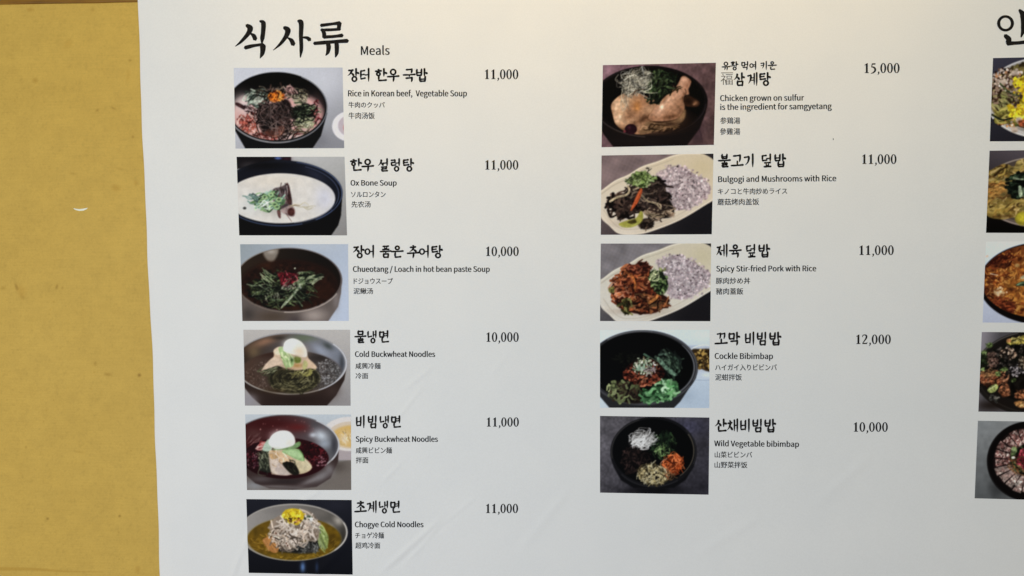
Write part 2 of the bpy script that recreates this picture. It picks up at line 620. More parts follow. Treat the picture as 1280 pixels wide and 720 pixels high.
def ox_soup(g):
    g.lb('')
    g.GL((600, 60), 'b4b3b2', (900, 680), '848281')
    g.WV(15, .22, 32)
    g.P([(30, 30), (485, 30), (486, 85), (30, 140)], '1b161b', 6, 1, 0)
    g.RG(150, 110, 80, 28, '7d7274', .9)
    g.E(380, 50, 28, 12, '4a5f9a', 0, 12)
    g.RG(450, 55, 40, 20, '4a2030', .7)
    g.lb('bowl')
    g.P([(-60, 420), (905, 340), (893, 520), (870, 600), (800, 700), (-60, 700)], '0c0b0d', None, 1, 0)
    g.E(404, 338, 503, 270, '1e2230')
    g.E(402, 350, 487, 262, '161926')
    g.arc(404, 338, 496, 263, -75, 55, '46557a', 7, 9, .9)
    g.arc(402, 348, 473, 250, -65, 30, '6b7aa0', 4, 5, .75)
    g.arc(404, 340, 485, 256, -15, 30, '0b0c12', 12, 12, .8)
    g.arc(404, 338, 497, 266, 70, 170, '3a4866', 9, 8, .9)
    g.RG(250, 110, 240, 40, '0b0a0e', .8)
    g.RG(690, 190, 120, 40, '2d3146', .7, 30)
    g.lb('soup')
    g.E(401, 379, 444, 204, 'd3cec8')
    g.CE(401, 379, 444, 204)
    g.RG(330, 240, 260, 60, 'd8cfc2', .8)
    g.RG(760, 380, 90, 120, 'c3c4d2', .8)
    g.RG(150, 450, 120, 90, 'c9cbc9', .8)
    g.RG(440, 560, 260, 30, 'd6d2cc', .8)
    g.NZ(.035, 40)
    g.RG(360, 470, 140, 60, '9d9a92', .55)
    g.NC()
    g.arc(441, 379, 403, 204, 10, 80, 'bfc4d4', 5, 3, .7)
    g.E(105, 460, 14, 11, '3c3c3a')
    g.lb('beef')
    g.P([(335, 310), (400, 285), (462, 264), (480, 340), (495, 430), (470, 440), (395, 470), (340, 400)], '5d4a4c', 8)
    g.P([(440, 272), (464, 264), (492, 400), (470, 430), (445, 380)], '4f2c2a', 6)
    g.ST(20, (410, 350, 55, 80), ['7d6a6c', '9a8a8a', '43302f', '6a4c48'], 55, 9, 85, 10, .2)
    g.P([(400, 480), (470, 440), (512, 460), (510, 525), (460, 520)], 'a48a86', 8)
    g.E(485, 490, 30, 34, '5f2a26', 0, 10)
    g.P([(370, 480), (395, 475), (400, 540), (380, 530)], '6a423e', 6)
    g.L([(440, 500), (490, 570)], '76504a', 6, 3)
    g.L([(470, 445), (520, 435), (555, 440)], '8a6a4c', 7, 4)
    g.ST(8, (560, 450, 90, 18), ['c9bd95', 'b2a67e'], 90, 5, -5, 20, .3, .8)
    g.lb('spring_onion')
    g.ST(80, (300, 395, 125, 70), ['4f7a44', '7fa86a', '2f4c30', 'a8c890', '5f8a6a', '8fb8a0'], 55, 15, -15, 50)
    g.ST(14, (180, 390, 60, 40), ['5d7d78', '6f8f88', '4f6f64'], 60, 10, 30, 40)
    for x, y in ((270, 370), (350, 430), (320, 350), (385, 390), (240, 410), (370, 450)):
        g.arc(x, y, 19, 15, 0, 360, '9cc47c', 9, 9)
        g.E(x, y, 9, 7, '4c6a40')
    g.ST(10, (260, 440, 80, 30), ['d0dcd4', 'e6ece6'], 45, 9, -10, 30)
    g.lb()


def loach_soup(g):
    g.lb('')
    g.GL((60, 60), '8f989f', (900, 500), 'b3bdd0')
    g.RG(620, 60, 260, 60, 'b8bfc9', .6)
    g.lb('bowl')
    g.P([(-40, 380), (868, 330), (860, 450), (835, 560), (740, 700), (-40, 700)], '6d6462', 6, 1, 0)
    g.RG(640, 630, 110, 60, 'b3a9a6', .9)
    g.RG(300, 640, 160, 60, '5a4c40', .8)
    g.RG(820, 500, 30, 90, '8b8384', .8)
    g.RG(480, 670, 60, 50, '51474a', .7)
    g.RG(100, 620, 60, 60, '4a4543', .8)
    g.E(432, 343, 438, 266, '6a6060')
    g.arc(432, 343, 432, 261, 25, 95, 'c2b8b2', 8, 9, .95)
    g.arc(432, 343, 432, 261, 95, 180, '84786c', 6, 5, .9)
    g.arc(432, 343, 433, 261, -180, -100, '9a9288', 10, 8, .8)
    g.E(430, 338, 425, 254, '2b211b')
    g.CE(430, 338, 425, 254)
    g.GL((100, 200), '3a2b20', (700, 200), '1c1511')
    g.lb('soup')
    g.E(432, 385, 403, 215, '2b140d', 0, 30)
    g.CE(432, 395, 395, 200)
    g.NZ(.3, 26)
    g.NZ(.2, 9)
    g.CE(430, 338, 425, 254)
    g.lb()
    g.P([(226, 104), (345, 86), (318, 175), (258, 180)], '948d85', 22, .9)
    g.RG(290, 108, 40, 20, 'c4bfb9', .8)
    g.lb('soup')
    g.RG(250, 220, 90, 40, '4d2814', .5)
    g.RG(720, 430, 110, 120, '3c1b0d', .7)
    g.RG(470, 570, 160, 30, '40200f', .6)
    g.RG(700, 250, 80, 40, '2a140c', .6)
    g.ST(50, (450, 390, 360, 180), ['4a281a', '1a0c07', '58341f'], 22, 6, 0, 180, .3, .6)
    g.lb('green_vegetables')
    g.ST(200, (370, 420, 245, 130), ['2a3422', '1a2016', '424f30', '12160e', '596a44'], 110, 15, 10, 55, .3)
    g.ST(40, (560, 330, 120, 45), ['3d5234', '22301f', '6a8058', '97a586'], 110, 15, -18, 22, .3)
    g.ST(14, (250, 320, 60, 40), ['6d8460', '9aab86'], 90, 8, 40, 20, .2)
    g.ST(16, (300, 480, 100, 20), ['6a7260', '8a8f80'], 45, 7, 80, 20, .2, .8)
    g.L([(90, 375), (160, 388), (260, 370)], '7c8a72', 9, 5)
    g.P([(365, 575), (400, 520), (470, 450), (520, 370), (530, 390), (480, 460), (410, 540)], 'a9b6a0', 6)
    g.L([(375, 570), (440, 480), (515, 385)], '6f8560', 6, 3)
    g.L([(470, 460), (545, 555)], '6d8562', 12, 8)
    g.lb('chilli')
    g.P([(338, 275), (400, 280), (510, 290), (500, 320), (460, 370), (380, 398), (360, 340)], '6f0d18', 5)
    g.ST(20, (425, 325, 60, 40), ['a01c2a', '8a1020', '4a060c', 'c44454'], 60, 9, 80, 30)
    g.lb('garlic')
    g.ST(16, (420, 395, 45, 28), ['c8b8b4', 'e0d4d0', '8c7a76', '3c2a28'], 34, 9, -40, 40)
    g.E(530, 402, 8, 8, 'd8e0d8')
    g.E(483, 245, 8, 6, 'b9c4a8')
    g.lb()
    g.tint('green_vegetables', (.92, .90, .84), 1.15, .3)
    g.ST(36, (400, 420, 240, 130), ['6d8458', '8a9a78', '56704a'], 100, 6, 10, 55, .3, .75)
    g.tint('bowl', (.88, .86, .84))


def cold_noodles(g):
    g.lb('')
    g.GL((500, 40), 'b3afac', (500, 690), '8b8788')
    g.WV(19, .08, 20)
    g.lb('bowl')
    g.P([(-10, 420), (925, 330), (900, 470), (830, 600), (740, 700), (215, 700), (120, 620), (60, 545)], '362722', 6, 1, 0)
    g.RG(90, 640, 80, 60, '8d8a92', .8)
    g.RG(500, 640, 240, 50, '2c1c17', .8)
    g.RG(800, 560, 70, 60, '463632', .7)
    g.E(444, 330, 481, 263, '8d8c90')
    g.arc(444, 330, 474, 258, -40, 60, 'c9cad2', 9, 10, .9)
    g.arc(444, 330, 474, 258, 60, 170, 'a9a49f', 9, 8, .95)
    g.E(440, 328, 465, 250, '62604f')
    g.CE(440, 328, 465, 250)
    g.GL((60, 330), '3b2c22', (880, 300), '7d8290')
    g.RG(230, 140, 160, 40, '8a6650', .9, -20)
    g.RG(350, 110, 90, 22, '38302a', .85)
    g.RG(560, 110, 120, 40, '5f6a54', .9)
    g.RG(760, 180, 60, 30, '3d4340', .8, 30)
    g.RG(700, 220, 100, 40, '8f95a4', .9, 35)
    g.RG(840, 290, 50, 60, '70747e', .8)
    g.RG(130, 230, 60, 60, '6e5a42', .8)
    g.RG(880, 330, 30, 110, '2e3034', .7)
    g.lb('broth')
    g.E(445, 405, 422, 182, '4b3a33', 0, 24)
    g.CE(445, 400, 420, 180)
    g.GL((100, 400), '4f3a30', (850, 400), '4a4746')
    g.RG(300, 250, 180, 40, '3d241c', .8)
    g.RG(700, 280, 120, 40, '2e2522', .7)
    g.ST(700, (445, 430, 390, 150), ['8b7d74', 'a3968e', '2d211d', '6b5a50', '1f1613'], 13, 3.5, 0, 180, .3, .65)
    g.ST(240, (760, 400, 110, 110), ['b8b8bc', '8a8a8e', '2d2a2a', 'd4d4d8'], 16, 4, 0, 180, .2, .7)
    g.NC()
    g.RG(480, 560, 200, 30, '4a3524', .7)
    g.lb('noodles')
    g.E(470, 455, 218, 128, '2f2a18', 0, 24)
    for k in range(11):
        rx, ry = 205 - k * 15, 118 - k * 9
        for q in range(5):
            a0 = g.rng.uniform(0, 360)
            c_ = ['6a633a', '4c4626', '837c50', '3a351c', '5a5430'][q]
            g.arc(470 + g.rng.normal() * 8, 455 + g.rng.normal() * 6, rx + g.rng.normal() * 6, ry + g.rng.normal() * 5, a0, a0 + g.rng.uniform(70, 160), c_, 7, 5, .8)
    g.ST(40, (460, 500, 180, 60), ['78714a', '4a4426', '2c2814'], 80, 7, 0, 25, .5)
    g.ST(20, (260, 380, 60, 30), ['6a7048', '4a4e30', '8a8e68'], 80, 8, -20, 30)
    g.RG(320, 560, 150, 26, '3a2a16', .6)
    g.lb('pear')
    g.P([(195, 390), (240, 330), (300, 270), (300, 215), (350, 185), (420, 200), (560, 230), (600, 290), (660, 350), (655, 375), (600, 370), (500, 385), (400, 370), (320, 345), (230, 370)], 'ccae92', 8)
    g.P([(205, 380), (300, 275), (380, 330), (330, 345)], 'd8bda4', 8)
    g.P([(300, 225), (350, 188), (385, 230), (330, 260)], 'e2cdb0', 8)
    g.P([(580, 280), (662, 352), (640, 370), (570, 340)], 'd9b898', 6)
    g.RG(500, 345, 60, 24, 'a8783c', .85)
    g.RG(420, 375, 90, 10, '8a6a4a', .6)
    g.ST(10, (580, 400, 50, 20), ['b8ae5c', 'd0c88a', '8a8440'], 60, 9, -60, 30)
    g.ST(14, (540, 420, 90, 25), ['a09a58', '7d7640'], 60, 7, -40, 40)
    g.lb('cucumber')
    g.P([(340, 200), (385, 190), (420, 240), (470, 270), (465, 350), (400, 355), (370, 290)], 'a3bf7c', 8)
    g.ST(16, (410, 290, 45, 60), ['cfe0a8', '86a85c', 'b4d088', '5f8038'], 90, 10, 65, 14, .2)
    g.RG(455, 300, 16, 20, '2d4a18', .8)
    g.P([(480, 270), (530, 280), (525, 320), (480, 320)], '6c7a2c', 10)
    g.P([(560, 300), (590, 330), (570, 380), (545, 370)], 'b3b070', 8)
    g.lb('egg')
    g.P([(380, 195), (400, 140), (460, 115), (530, 140), (575, 200), (583, 265), (540, 272), (440, 245), (390, 225)], 'dedcd6', 6)
    g.RG(430, 170, 50, 45, 'f6f6f4', .9)
    g.RG(520, 225, 60, 45, 'dcc3a8', .85)
    g.RG(480, 262, 80, 10, 'b0987c', .5)
    g.lb()


def spicy_noodles(g):
    g.lb('')
    g.GL((500, 40), 'b6bec6', (500, 300), 'a9acaf')
    g.P([(640, 480), (1000, 400), (1000, 720), (40, 720), (40, 560)], '6d655f', 30, 1, 0)
    g.WV(16, .12, 25)
    g.RG(130, 640, 100, 50, '8b8e94', .8)
    g.RG(790, 480, 120, 60, '4a403a', .8)
    g.lb('side_bowl')
    g.P([(700, 110), (1000, 330), (1000, 430), (840, 425), (780, 300)], 'a3989a', 6, 1, 0)
    g.E(935, 205, 235, 145, 'd3cdca')
    g.E(940, 215, 190, 115, 'c9b9a6')
    g.lb('sauce')
    g.E(945, 225, 160, 92, 'c8a35c', 0, 20)
    g.RG(890, 240, 60, 70, 'd8c4a8', .8)
    g.ST(20, (890, 240, 50, 60), ['e0d0b8', 'b89858'], 40, 6, 60, 40)
    g.lb('bowl')
    g.P([(-20, 420), (843, 290), (835, 440), (770, 580), (650, 655), (450, 680), (250, 668), (130, 625), (50, 555)], '40302e', 6, 1, 0)
    g.RG(700, 560, 110, 50, '757173', .8, -35)
    g.RG(380, 610, 240, 30, '33292a', .8)
    g.RG(180, 590, 110, 30, '5a5354', .7)
    g.RG(420, 665, 240, 12, '6d6868', .6)
    g.RG(610, 600, 120, 26, '8a8688', .6, -22)
    g.RG(300, 650, 200, 12, '7a7676', .6)
    g.RG(760, 500, 40, 60, '7c787a', .6, -30)
    g.E(381, 300, 466, 258, '77757a')
    g.arc(381, 300, 460, 254, -55, 30, 'c4c6cc', 8, 11, .95)
    g.arc(381, 300, 460, 254, 30, 160, 'aca8a6', 9, 9, .95)
    g.arc(381, 300, 460, 254, -170, -55, '5f5a5c', 8, 7, .9)
    g.E(379, 298, 452, 247, '3a2224')
    g.CE(379, 298, 452, 247)
    g.GL((200, 60), '471516', (700, 300), '5a595d')
    g.RG(120, 200, 90, 60, '5a3a38', .7)
    g.RG(300, 120, 200, 50, '4b1012', .8)
    g.RG(490, 150, 120, 40, '6a1c1c', .8)
    g.RG(640, 130, 60, 60, '4b494d', .8)
    g.RG(690, 220, 70, 50, 'bcc3cc', .95, 30)
    g.RG(720, 290, 60, 40, '9aa2ae', .8)
    g.RG(800, 300, 30, 90, '3a3a42', .8)
    g.RG(620, 215, 30, 20, 'd8e0ec', .7)
    g.GR(20, (420, 140, 300, 70), ['8a5a58', 'a87a78'], 3, 7, .5, .6)
    g.ST(12, (120, 250, 60, 40), ['9d8480', '7d6664'], 60, 4, -40, 20, .2, .7)
    g.lb('soup')
    g.E(383, 415, 372, 175, '4a0d16')
    g.CE(383, 412, 368, 174)
    g.GL((100, 400), '360b13', (700, 420), '430b15')
    g.ST(140, (600, 380, 140, 100), ['6a1822', '25050a', '8a2f3b', '4a0e15', '300810'], 36, 9, 20, 90, .8)
    g.ST(80, (110, 420, 80, 80), ['6d1a2c', '2c0810', '8d6a78', '4a1c34'], 20, 7, 0, 180, .5)
    g.GR(40, (690, 440, 60, 50), ['a88a9a', '7a3a4c', 'd0b0c0'], 4, 9, .5, .8)
    g.GR(26, (110, 440, 60, 60), ['b8a0ac', '8a5a6c'], 3, 7, .5, .8)
    g.NC()
    g.lb('noodles')
    g.P([(160, 500), (180, 400), (210, 340), (260, 350), (270, 520), (200, 525)], '2c3024', 8)
    g.ST(40, (212, 440, 48, 85), ['5a6044', '3c4230', '7d8266', '1a1d14'], 70, 8, 70, 30, .5)
    g.lb('radish')
    g.P([(135, 335), (160, 295), (215, 270), (225, 310), (180, 345)], 'cf8f88', 6)
    g.ST(8, (180, 310, 30, 22), ['e8c8c0', 'b04a48'], 50, 7, -30, 20)
    g.P([(190, 340), (240, 250), (275, 300), (260, 350)], 'a9c0aa', 8)
    g.lb('cucumber')
    g.P([(270, 335), (400, 320), (500, 270), (515, 300), (470, 330), (350, 350)], '6f9a58', 8)
    g.lb('pear')
    g.P([(245, 360), (300, 345), (400, 345), (470, 400), (540, 400), (612, 490), (520, 545), (300, 550), (265, 520)], 'c9b294', 6)
    g.P([(265, 520), (250, 400), (330, 420), (430, 545), (310, 552)], 'd3bfae', 8)
    g.P([(300, 500), (350, 450), (432, 545), (330, 550)], 'c0aea4', 8)
    g.P([(320, 390), (365, 350), (450, 420), (430, 450), (350, 450)], 'd8b48a', 6)
    g.P([(250, 365), (310, 350), (330, 400), (270, 420)], 'c79e6a', 8)
    g.P([(465, 435), (545, 415), (612, 490), (515, 542)], 'cdbc94', 5)
    g.L([(545, 420), (610, 490)], 'e4d8b4', 8, 6)
    g.L([(250, 400), (262, 520), (300, 548)], '8a7258', 6, 4, .7)
    g.L([(320, 425), (380, 490), (432, 545)], '8f7a66', 6, 4, .7)
    g.L([(320, 392), (350, 450), (430, 450), (450, 420)], '8a6038', 6, 4, .6)
    g.L([(462, 440), (512, 540)], '857048', 6, 4, .7)
    g.RG(390, 520, 40, 20, 'a8988c', .5)
    g.RG(560, 480, 40, 30, 'd6c9a4', .5)
    g.ST(14, (330, 420, 70, 70), ['e6d2bc', 'b08c66'], 60, 6, 50, 30)
    g.P([(360, 455), (455, 450), (505, 540), (440, 548)], '221f16', 6)
    g.ST(10, (430, 490, 30, 40), ['40402c', '14120c'], 70, 8, 55, 15)
    g.lb('cucumber')
    g.P([(355, 355), (430, 335), (510, 340), (548, 430), (490, 425), (420, 390)], '93bd76', 6)
    g.P([(380, 355), (480, 350), (530, 415), (450, 395)], 'a9cd8c', 10)
    g.L([(500, 335), (535, 380), (548, 430)], '4f7d3a', 7, 5)
    g.L([(460, 300), (490, 280), (512, 285)], '5c9048', 10, 5)
    g.lb('egg')
    g.P([(245, 290), (265, 225), (330, 182), (410, 182), (458, 225), (468, 285), (420, 315), (310, 335)], 'dfdfdc', 6)
    g.RG(330, 230, 70, 50, 'f2f3f2', .9)
    g.RG(420, 280, 50, 40, 'cfcabf', .6)
    g.RG(300, 325, 60, 12, 'b4b8a8', .5)
    g.lb()
    g.tint('soup', (.80, .70, .68))


def chogye_noodles(g):
    g.lb('')
    g.GL((500, 40), '23242f', (500, 700), '14151d')
    g.RG(850, 90, 120, 60, '2c2c38', .6)
    g.WV(26, .06, 45)
    g.RG(555, 640, 24, 50, '5878a8', .9)
    g.RG(680, 640, 16, 50, '2c3c5c', .8)
    g.lb('bowl')
    g.E(472, 333, 479, 252, '908a84')
    g.arc(472, 333, 474, 248, -180, -60, 'a8a29a', 8, 8, .9)
    g.arc(472, 333, 474, 248, -20, 40, 'cfc8be', 9, 9, .9)
    g.arc(472, 333, 475, 249, 40, 175, '9d968a', 7, 9, .95)
    g.E(470, 333, 466, 240, '6d6862')
    g.CE(470, 333, 466, 240)
    g.GL((60, 200), '8f8a86', (950, 330), '4b4640')
    g.RG(330, 140, 120, 40, '746f6c', .8)
    g.RG(700, 160, 90, 40, '6a645e', .8)
    g.RG(870, 230, 50, 40, 'a69e94', .9, 40)
    g.RG(800, 280, 50, 30, '8f8880', .8, 40)
    g.RG(910, 370, 30, 90, '38342e', .8)
    g.lb('broth')
    g.E(480, 392, 412, 190, '80671a', 0, 14)
    g.CE(480, 392, 408, 187)
    g.GL((100, 300), '7a6420', (850, 500), '86701c')
    g.RG(150, 420, 90, 60, '9a7c26', .7)
    g.RG(450, 550, 240, 30, '97812c', .7)
    g.RG(820, 400, 60, 90, '6d5514', .7)
    g.NZ(.12, 30)
    g.ST(46, (200, 430, 110, 70), ['b89c4a', '6a5012', 'd0b870'], 60, 6, 10, 30, .4, .7)
    g.ST(40, (560, 550, 260, 30), ['c0a850', '6a5616'], 50, 6, 0, 30, .4, .7)
    g.ST(20, (830, 450, 50, 80), ['b8a04a', '5d480e'], 40, 6, -50, 30, .4, .7)
    g.NC()
    g.lb('noodles')
    g.P([(330, 490), (450, 440), (690, 400), (710, 460), (640, 515), (450, 515)], '2c2a26', 20)
    g.ST(90, (590, 470, 110, 44), ['5d5c56', '1d1c1a', '7d7c76', '3c3b38'], 40, 7, 0, 180, .8)
    g.lb('carrot')
    g.P([(200, 410), (240, 375), (310, 370), (345, 440), (330, 510), (270, 500)], 'b07034', 8)
    g.ST(14, (275, 440, 45, 50), ['bc7c3e', 'a4682e', 'c88a4c'], 90, 12, 60, 10, .1, .6)
    g.lb('cucumber')
    g.P([(670, 290), (710, 270), (780, 360), (770, 470), (735, 470), (680, 380)], '7d8c44', 8)
    g.ST(22, (725, 370, 42, 85), ['a4b468', '5f7030', 'b8c888', '8a9a50'], 100, 11, 65, 14, .2)
    g.lb('chicken')
    g.P([(255, 280), (340, 190), (560, 130), (680, 220), (690, 400), (560, 410), (460, 480), (350, 470), (300, 370)], '8b7867', 14)
    g.ST(190, (480, 320, 205, 125, -10), ['c3b09e', 'd6c6b6', '9d8976', 'e2d4c6', '6d5a4a', 'b29e8c'], 95, 15, 30, 90, .5)
    g.ST(50, (400, 420, 100, 65), ['cbb9a8', 'decfc0', '5a4a3e', 'a8937e'], 95, 14, 35, 40, .5)
    g.L([(530, 130), (610, 165), (690, 250), (715, 270)], 'c8b6a4', 15, 10)
    g.L([(670, 400), (640, 330), (660, 270)], 'd4c4b4', 16, 12)
    g.L([(380, 225), (440, 290), (500, 320)], 'd8c8b6', 14, 10)
    g.L([(270, 360), (300, 350), (360, 370)], 'b8a28e', 14, 8)
    g.GR(20, (610, 215, 40, 26), ['39402c', 'd6ccc0', '59604a', 'e4dcd2'], 6, 15)
    g.GR(10, (420, 380, 140, 80), ['3a2a20', '6a2c1c'], 4, 8)
    g.lb('egg_garnish')
    g.P([(370, 190), (400, 140), (470, 122), (540, 140), (566, 195), (540, 240), (500, 270), (430, 235)], 'd6b412', 6)
    g.ST(90, (470, 190, 88, 55), ['f2d61e', 'e8c40e', 'f8e65a', 'b8920c', 'd8b010'], 34, 9, 0, 180, .6)
    g.GR(24, (490, 225, 55, 26), ['c87a3c', '8a4a20', '4a3010', 'e8b080'], 5, 11)
    g.GR(10, (440, 215, 50, 20), ['3a3008', '5c480c'], 4, 8)
    g.lb()
    g.tint('broth', (.84, .76, .55))


def samgyetang(g):
    g.lb('')
    g.GL((60, 80), '7d5c62', (700, 420), '5f4543')
    g.RG(80, 120, 80, 60, '86666c', .7)
    g.RG(800, 100, 120, 60, '5f4645', .6)
    g.NZ(.16, 60)
    g.NZ(.10, 14)
    g.L([(770, 540), (790, 590), (800, 650)], '38242c', 6, 3, .8)
    g.RG(760, 560, 50, 120, '3c2830', .6)
    g.lb('bowl')
    g.P([(-20, 450), (838, 330), (825, 420), (780, 540), (660, 700), (145, 700), (60, 590)], '1c1413', 6, 1, 0)
    g.RG(330, 640, 220, 30, '241c1a', .8)
    g.E(404, 340, 434, 268, '151010')
    g.arc(404, 340, 422, 258, 5, 60, '33282a', 9, 7, .8)
    g.arc(404, 342, 428, 264, 95, 165, '4b3f3a', 8, 9, .8)
    g.arc(404, 340, 424, 260, -160, -90, '2c2424', 7, 5, .8)
    g.E(408, 335, 404, 246, '0c0808')
    g.lb('broth')
    g.E(440, 480, 290, 108, '2a1a12', 0, 40)
    g.RG(400, 570, 160, 26, '5d4030', .7)
    g.lb('chicken')
    g.P([(655, 320), (690, 292), (740, 318), (778, 345), (764, 378), (700, 380), (655, 365)], '4c2e1d', 8)
    g.RG(748, 350, 20, 18, '93643f', .9)
    g.RG(735, 362, 12, 8, 'b08058', .6)
    g.RG(690, 340, 30, 26, '321c10', .8)
    body = [(113, 370), (150, 318), (215, 278), (310, 275), (430, 325), (490, 350), (500, 440), (420, 500), (440, 560), (330, 588), (220, 562), (150, 512), (126, 440)]
    g.P(body, '966a48', 8)
    g.CP(body)
    g.RG(170, 360, 60, 70, 'd0a880', .95, -30)
    g.RG(240, 330, 80, 40, 'bf9468', .8)
    g.RG(165, 470, 44, 50, 'd6b48e', .85)
    g.RG(200, 420, 30, 60, 'c29a70', .7, 15)
    g.RG(255, 430, 30, 70, '8f6240', .55, 20)
    g.RG(310, 370, 36, 44, 'a8682e', .9)
    g.RG(310, 390, 20, 20, 'c07c34', .8)
    g.RG(420, 400, 70, 44, 'b88c64', .85)
    g.RG(390, 350, 50, 16, '7a5030', .6, 20)
    g.RG(350, 470, 90, 22, '603a22', .9, -18)
    g.RG(280, 480, 60, 18, 'b48860', .7, -12)
    g.RG(220, 500, 40, 26, 'c8a078', .6)
    g.RG(360, 525, 80, 18, '9c7454', .8, -5)
    g.RG(200, 548, 60, 14, '6d4a30', .8)
    g.RG(150, 390, 10, 40, 'e4c8a4', .5, 10)
    g.RG(180, 455, 9, 14, 'ecd8b8', .7)
    g.NZ(.10, 16)
    g.NC()
    low = [(400, 490), (480, 500), (600, 470), (668, 400), (664, 470), (610, 520), (520, 555), (420, 572), (330, 586), (340, 530)]
    g.P(low, '80603f', 12)
    g.RG(640, 430, 30, 44, '8f6a40', .9)
    g.RG(560, 510, 70, 18, '4a3020', .8)
    g.ST(34, (480, 535, 130, 26), ['7d5c3c', '3a2616', 'a07a54', '5d4428'], 46, 10, -12, 24, .4, .7)
    leg = [(396, 474), (430, 400), (520, 302), (596, 236), (630, 215), (668, 262), (656, 330), (664, 395), (610, 466), (500, 488)]
    g.P([(x - 5, y + 8) for x, y in leg], '4a2c1a', 16, .6)
    g.P(leg, 'a0714f', 8)
    g.CP(leg)
    g.RG(470, 420, 50, 50, 'c09070', .8, -50)
    g.RG(560, 340, 36, 90, 'bf8e6c', .9, 40)
    g.RG(600, 280, 24, 50, 'c89a78', .8, 40)
    g.RG(495, 382, 18, 26, 'eaceb0', .95, 30)
    g.RG(540, 330, 10, 34, 'dab492', .7, 40)
    g.RG(560, 455, 90, 22, '6a4228', .85, -8)
    g.RG(640, 400, 30, 40, '86593a', .8)
    g.RG(650, 300, 12, 50, '6d4228', .8)
    g.RG(430, 462, 30, 14, '8a5c3e', .7)
    g.NZ(.10, 16)
    g.NC()
    bone = [(570, 290), (600, 235), (628, 185), (640, 158), (668, 150), (712, 184), (706, 222), (694, 250), (698, 284), (676, 292), (650, 300), (620, 320)]
    g.P(bone, 'a87656', 9)
    g.CP(bone)
    g.RG(610, 290, 40, 50, 'c0906e', .8, 40)
    g.RG(662, 176, 24, 18, 'cc9c7e', .9)
    g.RG(702, 186, 10, 22, '85563c', .8)
    g.RG(640, 215, 18, 40, 'bd8e6e', .8, 25)
    g.RG(684, 225, 14, 18, '80523a', .7)
    g.RG(688, 270, 10, 18, '9a6848', .8)
    g.RG(664, 285, 14, 14, '5a3624', .7)
    g.NC()
    g.L([(668, 246), (676, 268), (672, 294)], '4a2b1b', 7, 4, .7)
    g.E(560, 240, 26, 18, 'a87c5c', -30, 14)
    g.ST(10, (590, 250, 40, 20), ['2e2a18', '4a3a20'], 60, 8, -35, 20)
    g.lb('jujube')
    g.E(262, 548, 46, 40, '33101a')
    g.RG(250, 535, 14, 10, '5d2432', .8)
    g.E(215, 565, 10, 9, '802c34')
    g.lb('green_leaves')
    g.P([(400, 160), (430, 110), (500, 105), (560, 150), (570, 210), (520, 270), (470, 320), (400, 280), (360, 230)], '1f2f14', 12)
    g.ST(80, (470, 200, 95, 85), ['26351a', '151d0e', '364824', '4a5c30', '0d120a'], 70, 17, -40, 60, .5)
    g.ST(24, (450, 305, 60, 34), ['22301a', '3a4c22', '141a0c'], 70, 12, -60, 30)
    g.ST(14, (560, 150, 34, 30), ['24381a', '0e160c'], 60, 9, 20, 60)
    g.lb('leek')
    g.P([(210, 230), (250, 150), (310, 105), (400, 120), (410, 180), (350, 260), (220, 280)], '7d7660', 22)
    g.ST(150, (305, 195, 100, 85, -30), ['a09680', 'bcb29a', '786e58', 'b0a68e', '4d4534', 'cbc2aa'], 90, 6, -45, 70, .7, .85)
    g.ST(14, (230, 310, 40, 60), ['d8c8a8', 'c0ac88'], 110, 4, 95, 12, .3, .7)
    g.ST(8, (200, 190, 40, 30), ['8a806c', '6a6250'], 70, 5, 40, 60, .8, .8)
    g.L([(330, 245), (390, 275), (460, 275)], 'b4b088', 10, 6)
    g.L([(280, 290), (300, 260), (360, 250)], '5d3a26', 9, 4)
    g.L([(345, 80), (352, 110), (360, 150)], '9c9a90', 10, 5)
    g.lb()
    g.tint('chicken', (1.09, 1.02, .96), 1.2, .42, .75)


SMOOTH = {'', 'bowl', 'plate', 'egg', 'side_bowl', 'side_dish', 'broth', 'pan', 'soup', 'sauce'}
MILD = {'pear', 'cucumber', 'chicken', 'jujube', 'tofu', 'pepper', 'carrot', 'rice', 'radish', 'spring_onion', 'lettuce', 'egg_garnish', 'pancake', 'pancakes'}


def finish(g):
    """grain and depth of the printed food"""
    w = np.array([0 if n_ in SMOOTH else (.3 if n_ in MILD else (.5 if n_ in {'noodles', 'beef', 'pork'} else 1)) for n_ in g.names], float)
    food = w[g.lab]
    p = np.pad(food, 2, 'edge')
    food = sum(p[i:i + g.h, j:j + g.w] for i in range(5) for j in range(5)) / 25.0
    n1 = value_noise(g.rng, g.h, g.w, 3.2) - .5
    n2 = value_noise(g.rng, g.h, g.w, 8.0) - .5
    n3 = value_noise(g.rng, g.h, g.w, 20.0) - .5
    f = np.clip(.85 + .60 * n1 + .62 * n2 + .35 * n3, .15, 1.25)
    lum = g.I.mean(-1)
    k = food * np.clip(1.25 - lum * .9, .25, 1)
    g.I = g.I * (1 - k[..., None] + (k * f)[..., None])
    grey = g.I.mean(-1, keepdims=True)
    g.I = np.clip(g.I + (grey - g.I) * (.20 * np.minimum(food * 2, 1))[..., None], 0, 1)
    lum = g.I.mean(-1, keepdims=True)
    green = np.clip((g.I[..., 1] - np.maximum(g.I[..., 0], g.I[..., 2])) * 8, 0, 1)[..., None]
    g.I = g.I + (lum - g.I) * (.02 + .08 * green)
    lum = g.I.mean(-1, keepdims=True)
    g.I = g.I * np.minimum(1, lum / .42 + .02) ** .32
    g.I *= (1 + .05 * (value_noise(g.rng, g.h, g.w, 2.4) - .5))[..., None]


